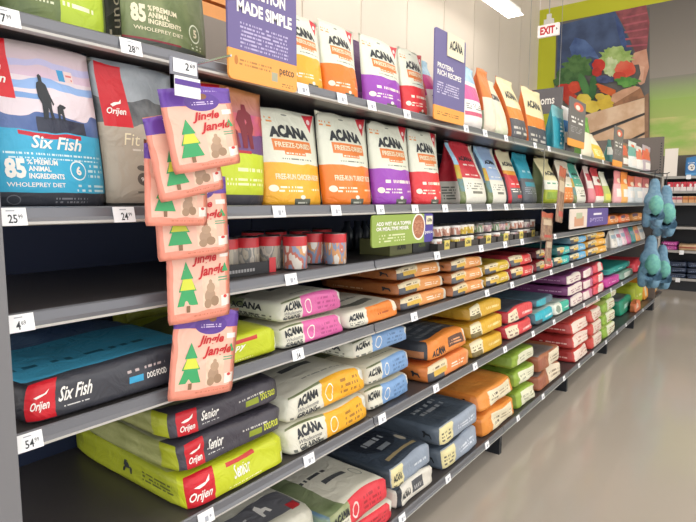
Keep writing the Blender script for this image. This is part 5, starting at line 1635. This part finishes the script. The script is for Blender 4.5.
def dino(px, py0, py1, X, flip, label, hang=None):
    Y = y_at(px, X, 1.2)
    zt, zb = on_x(px, py0, X).z, on_x(px, py1, X).z
    h = zt - zb
    s = h
    e = empty('plush_dinosaur', (X, Y, zb))
    f = flip
    # spine from snout (top) to tail tip
    pts = [((0, -.02, 1.0), .05), ((.0, .02, .93), .085), ((0, .03, .83), .105), ((0, .0, .72), .10), ((0, -.01, .58), .145), ((0, .0, .42), .165), ((0, .03, .3), .13), ((0, .07, .17), .08), ((0, .10, .04), .04)]
    legs = [((.08, -.06, .34), .095), ((.10, -.10, .2), .085), ((.10, -.12, .07), .07), ((-.08, -.02, .34), .09), ((-.10, -.03, .18), .08), ((-.10, -.02, .06), .065)]
    arms = [((.11, -.08, .6), .06), ((.12, -.14, .52), .05), ((-.11, -.05, .6), .055), ((-.12, -.1, .52), .045)]
    allp = pts + legs + arms
    ed = [(i, i + 1) for i in range(8)] + [(5, 9), (9, 10), (10, 11), (5, 12), (12, 13), (13, 14), (4, 15), (15, 16), (4, 17), (17, 18)]
    me = bpy.data.meshes.new('body')
    me.from_pydata([(x * s * f * 1.0, y * s * f * 1.15, z * s) for (x, y, z), r in allp], ed, [])
    me.materials.append(M_PLUSH)
    o = link(bpy.data.objects.new('body', me), e)
    sk = o.modifiers.new('skin', 'SKIN')
    for v, (_, r) in zip(me.skin_vertices[0].data, allp):
        v.radius = (r * s * 1.08, r * s * 1.12)
        v.use_root = False
    me.skin_vertices[0].data[4].use_root = True
    ss = o.modifiers.new('sub', 'SUBSURF')
    ss.levels = ss.render_levels = 2
    # belly patch and spikes along the back
    m = MB()
    m.lathe([(.001, -.2 * s), (.08 * s, -.15 * s), (.125 * s, -.05 * s), (.125 * s, .05 * s), (.08 * s, .15 * s), (.001, .2 * s)], 12)
    b = m.build('belly', M_AQUA, e, True, loc=(.06 * s, -.10 * s * f, .5 * s))
    for k in range(8):
        z = .88 - k * .1
        yb = {0: .1, 1: .1, 2: .09, 3: .11, 4: .15, 5: .15, 6: .11, 7: .09}[k]
        mm = MB()
        mm.lathe([(.045 * s, 0), (.024 * s, .05 * s), (.001, .095 * s)], 8)
        q = mm.build('spike', M_AQUA if k % 2 else M_PLUSH, e, True, loc=(.01 * s, yb * s * f * 1.0, z * s))
        q.rotation_euler = (-pi / 2 * f, 0, 0)
    topz = hang - zb if hang else 1.1 * s
    MB().tube([(0, -.02 * s, 1.0 * s), (0, 0 if hang is None or hang > 1.6 else .1 * s, topz)], .004).build('hang_loop', BLACK, e)
    tag(e, label, 'plush toy', 'plush dinosaurs hung at the shelf end')


zA, zB = on_x(652.5, 231, .15).z, on_x(664.5, 240, .17).z
dino(652.5, 178, 231, .15, 1, 'blue plush dinosaur hanging highest, against the treat pouches', 1.655)
dino(664.5, 185, 240, .17, 1, 'blue plush dinosaur with spikes standing out before the back shelves', 1.655)
dino(652.5, 235, 288, .15, 1, 'blue plush dinosaur hanging low over the orange bag', zA + .01)
dino(664.5, 244, 288, .17, 1, 'blue plush dinosaur hanging low beside the dark stacked bags', zB + .01)
for px, X, lab in ((652.5, .15, 'black display hook above the highest plush dinosaur'), (664.5, .17, 'black display hook above the spiky plush dinosaur')):
    tag(MB().tube([(.0, 0, 0), (X - .0125, 0, .0), (X + .01, 0, .012)], .005).build('display_hook', BLACK, loc=(.0125, y_at(px, X, 1.2), 1.655)), lab, 'hook', 'display hooks')

# ------------------------------------------------------------------ shelving against the back wall
BY = 9.6
bw = tag(empty('shelving_bay', (.4, BY, 0)), 'dark shelving bay standing under the mural', 'shelving')
MB().box(-1.5, .44, 0, 1.5, .46, 2.08).build('back_panel', plain('far_back_grey', '5a5553', .6), bw)
MB().box(-1.5, .42, .2, 1.5, .438, 1.73).build('liner', BLACK, bw)
BZ = [1.735, 1.515, 1.335, .975, .615, .19]
for z in BZ:
    so = MB().box(-1.5, .0, z - .03, 1.5, .42, z).build('shelf', STEEL, bw)
    MB().box(-1.5, -.012, z - .035, 1.5, .0, z + .003).build('price_rail', plain('rail_pale', 'a8a6a4', .4), so)
MB().box(-1.5, .03, 0, 1.5, .42, .15).build('base', BLACK, bw)
MB().box(-.66, -.03, .0, -.63, -.014, 1.72).build('upright', plain('upright_pale', 'b8b4ae', .5), bw)


def far_box(name, label, cat, p0, p1, zi_, h, mat, d=.12, Yf=BY + .02, group=None, z=None, soft=False):
    zz = BZ[zi_] if z is None else z
    xa, xb = on_y(p0, 200, Yf).x, on_y(p1, 200, Yf).x
    if soft:
        SEED[0] += 1
        P = sack_surface(xb - xa, d, h, seed=SEED[0], wr=.006)
        me = grid_mesh(name, P, range(6), {k: 8 for k in range(6)}, {k: 5 for k in range(6)}, [mat])
    else:
        wv = (xb - xa) / 2

        def P(face, u, v):
            c = {0: (1, 2 * u - 1, 2 * v - 1), 1: (2 * u - 1, -1, 2 * v - 1), 2: (1 - 2 * v, 2 * u - 1, 1), 3: (1 - 2 * u, 1, 2 * v - 1), 4: (-1, 1 - 2 * u, 2 * v - 1), 5: (2 * v - 1, 2 * u - 1, -1)}[face]
            return Vector((c[0] * wv, c[1] * d / 2, (c[2] + 1) * h / 2))
        me = grid_mesh(name, P, range(6), {k: 1 for k in range(6)}, {k: 1 for k in range(6)}, [mat])
        for p in me.polygons:
            p.use_smooth = False
    o = bpy.data.objects.new(name, me)
    o.location = ((xa + xb) / 2, Yf + d / 2, zz + .001)
    tag(link(o), label, cat, group)
    return o


far_box('blank_card', 'tall blank white card standing at the shelf end screen', 'card', 662, 675, 0, .42, plain('card_white', 'f2ebe4', .5), d=.02)
M_DOGBAG = zmat('film_bluedog', '3a7ab8', [('e', 1.5, .55, .3, .22, 'e6e2dc'), ('e', 1.42, .6, .05, .04, '3a3a40'), ('e', 1.6, .6, .05, .04, '3a3a40'), ('e', 1.5, .48, .08, .05, '4a4a50'), ('r', 1, -.1, 2, .2, '5aa0d8'), ('d', 1.2, .8, 1.8, .92, 'e6eef6', 1, 8)])
far_box('food_bag', 'blue food bag with a dog face on the back-wall shelf', 'food bag', 683, 697, 0, .30, M_DOGBAG, d=.1, soft=True)
far_box('food_bag', 'blue food bag beside the dog face bag, back-wall shelf', 'food bag', 698, 712, 0, .30, zmat('film_bluefar', '3a6aa8', [('r', 1, .3, 2, .6, '8ab0d8')]), d=.1, soft=True)
for i in range(6):
    far_box('food_box', 'red and white box in the upper back-wall row', 'food box', 666.5 + i * 6.5, 672.5 + i * 6.5, 1, .135, zmat('box_redwhite%d' % (i % 2), 'e9dfe0', [('r', 1, .45, 2, 1.1, 'cf3f50'), ('e', 1.3 + .3 * (i % 2), .6, .18, .2, 'f0e6e8')]), group='red and white boxes on the back-wall shelf')
for i in range(6):
    far_box('food_box', 'pink and white box in the second back-wall row' if i < 3 else 'orange and tan box in the second back-wall row', 'food box', 664.5 + i * 6, 670 + i * 6, 2, .10, zmat('box_small%d' % (i // 3), 'e2d0cc' if i < 3 else 'd8a878', [('r', 1, .5, 2, .85, 'c86a74' if i < 3 else 'c8703a')]), group='pink boxes on the back-wall shelf' if i < 3 else 'orange boxes on the back-wall shelf')
for i in range(2):
    far_box('food_bag', 'bright pink and purple pack lying on the back-wall shelf, ' + ('lower', 'upper'), 'food bag', 664, 680, 4, .07, zmat('film_farpink', 'b8489a', [('d', 1.1, .3, 1.9, .7, 'e6b8dc', 2, 6)]), d=.3, z=.615 + i * .07, soft=True) if False else far_box('food_bag', 'bright pink pack lying ' + ('under its twin' if i == 0 else 'on top of its twin') + ' on the back-wall shelf', 'food bag', 664, 680, 4, .066, zmat('film_farpink', 'b8489a', [('d', 1.1, .3, 1.9, .7, 'e6b8dc', 2, 6)]), d=.3, z=.615 + i * .067, soft=True, group='bright pink packs')
far_box('food_bag', 'tan food bag lying beside the pink packs', 'food bag', 681.5, 702, 4, .11, zmat('film_fartan', 'c8a884', [('r', 1, .4, 2, .7, 'a8604c')]), d=.3, soft=True)
for i in range(3):
    for k in range(2):
        far_box('food_bag', 'dark navy food bag stacked near the floor under the mural', 'food bag', 673.5 + k * 18, 691 + k * 18, 5, .085, zmat('film_farnavy', '2c3850', [('d', 1.1, .35, 1.9, .6, '8a98b4', 1, 7), ('r', 1.1, .1, 1.5, .3, '5a6a8a')]), d=.3, z=.19 + i * .087, soft=True, group='dark navy food bags')
far_box('food_bag', 'pale blue pack beside the dark navy bags', 'food bag', 663, 673, 5, .1, zmat('film_farpaleblue', '5f88b8', [('d', 1.1, .3, 1.9, .7, 'd0e0f0', 1, 6)]), d=.3, soft=True)
for px, z in ((682.5, .6), (680.5, .175), (684.5, 1.735)):
    p = on_y(px, 240, BY)
    o = MB().box(-.03, 0, -.045, .03, .003, .02).build('price_tag', TAGW, loc=(p.x, BY - .016, z))
    tag(o, 'white price tag on the back-wall shelf rail' , 'price tag', 'price tags on the back-wall shelf')

P = sack_surface(.36, .3, .24, seed=77, wr=.012, crown=.1)
o = bpy.data.objects.new('kibble_bag', grid_mesh('kibble_bag', P, range(6), {k: 10 for k in range(6)}, {k: 6 for k in range(6)}, [zmat('film_cap_orange', 'e5a03c', [('r', .2, .2, .7, .7, 'e0d0a8'), ('d', .3, .3, .6, .6, '9a7a50', 2, 12)])]))
o.location = (-.2, JOINTS[-1] + .26, .181)
tag(link(o), 'orange kibble bag on the low grey end display', 'kibble bag')
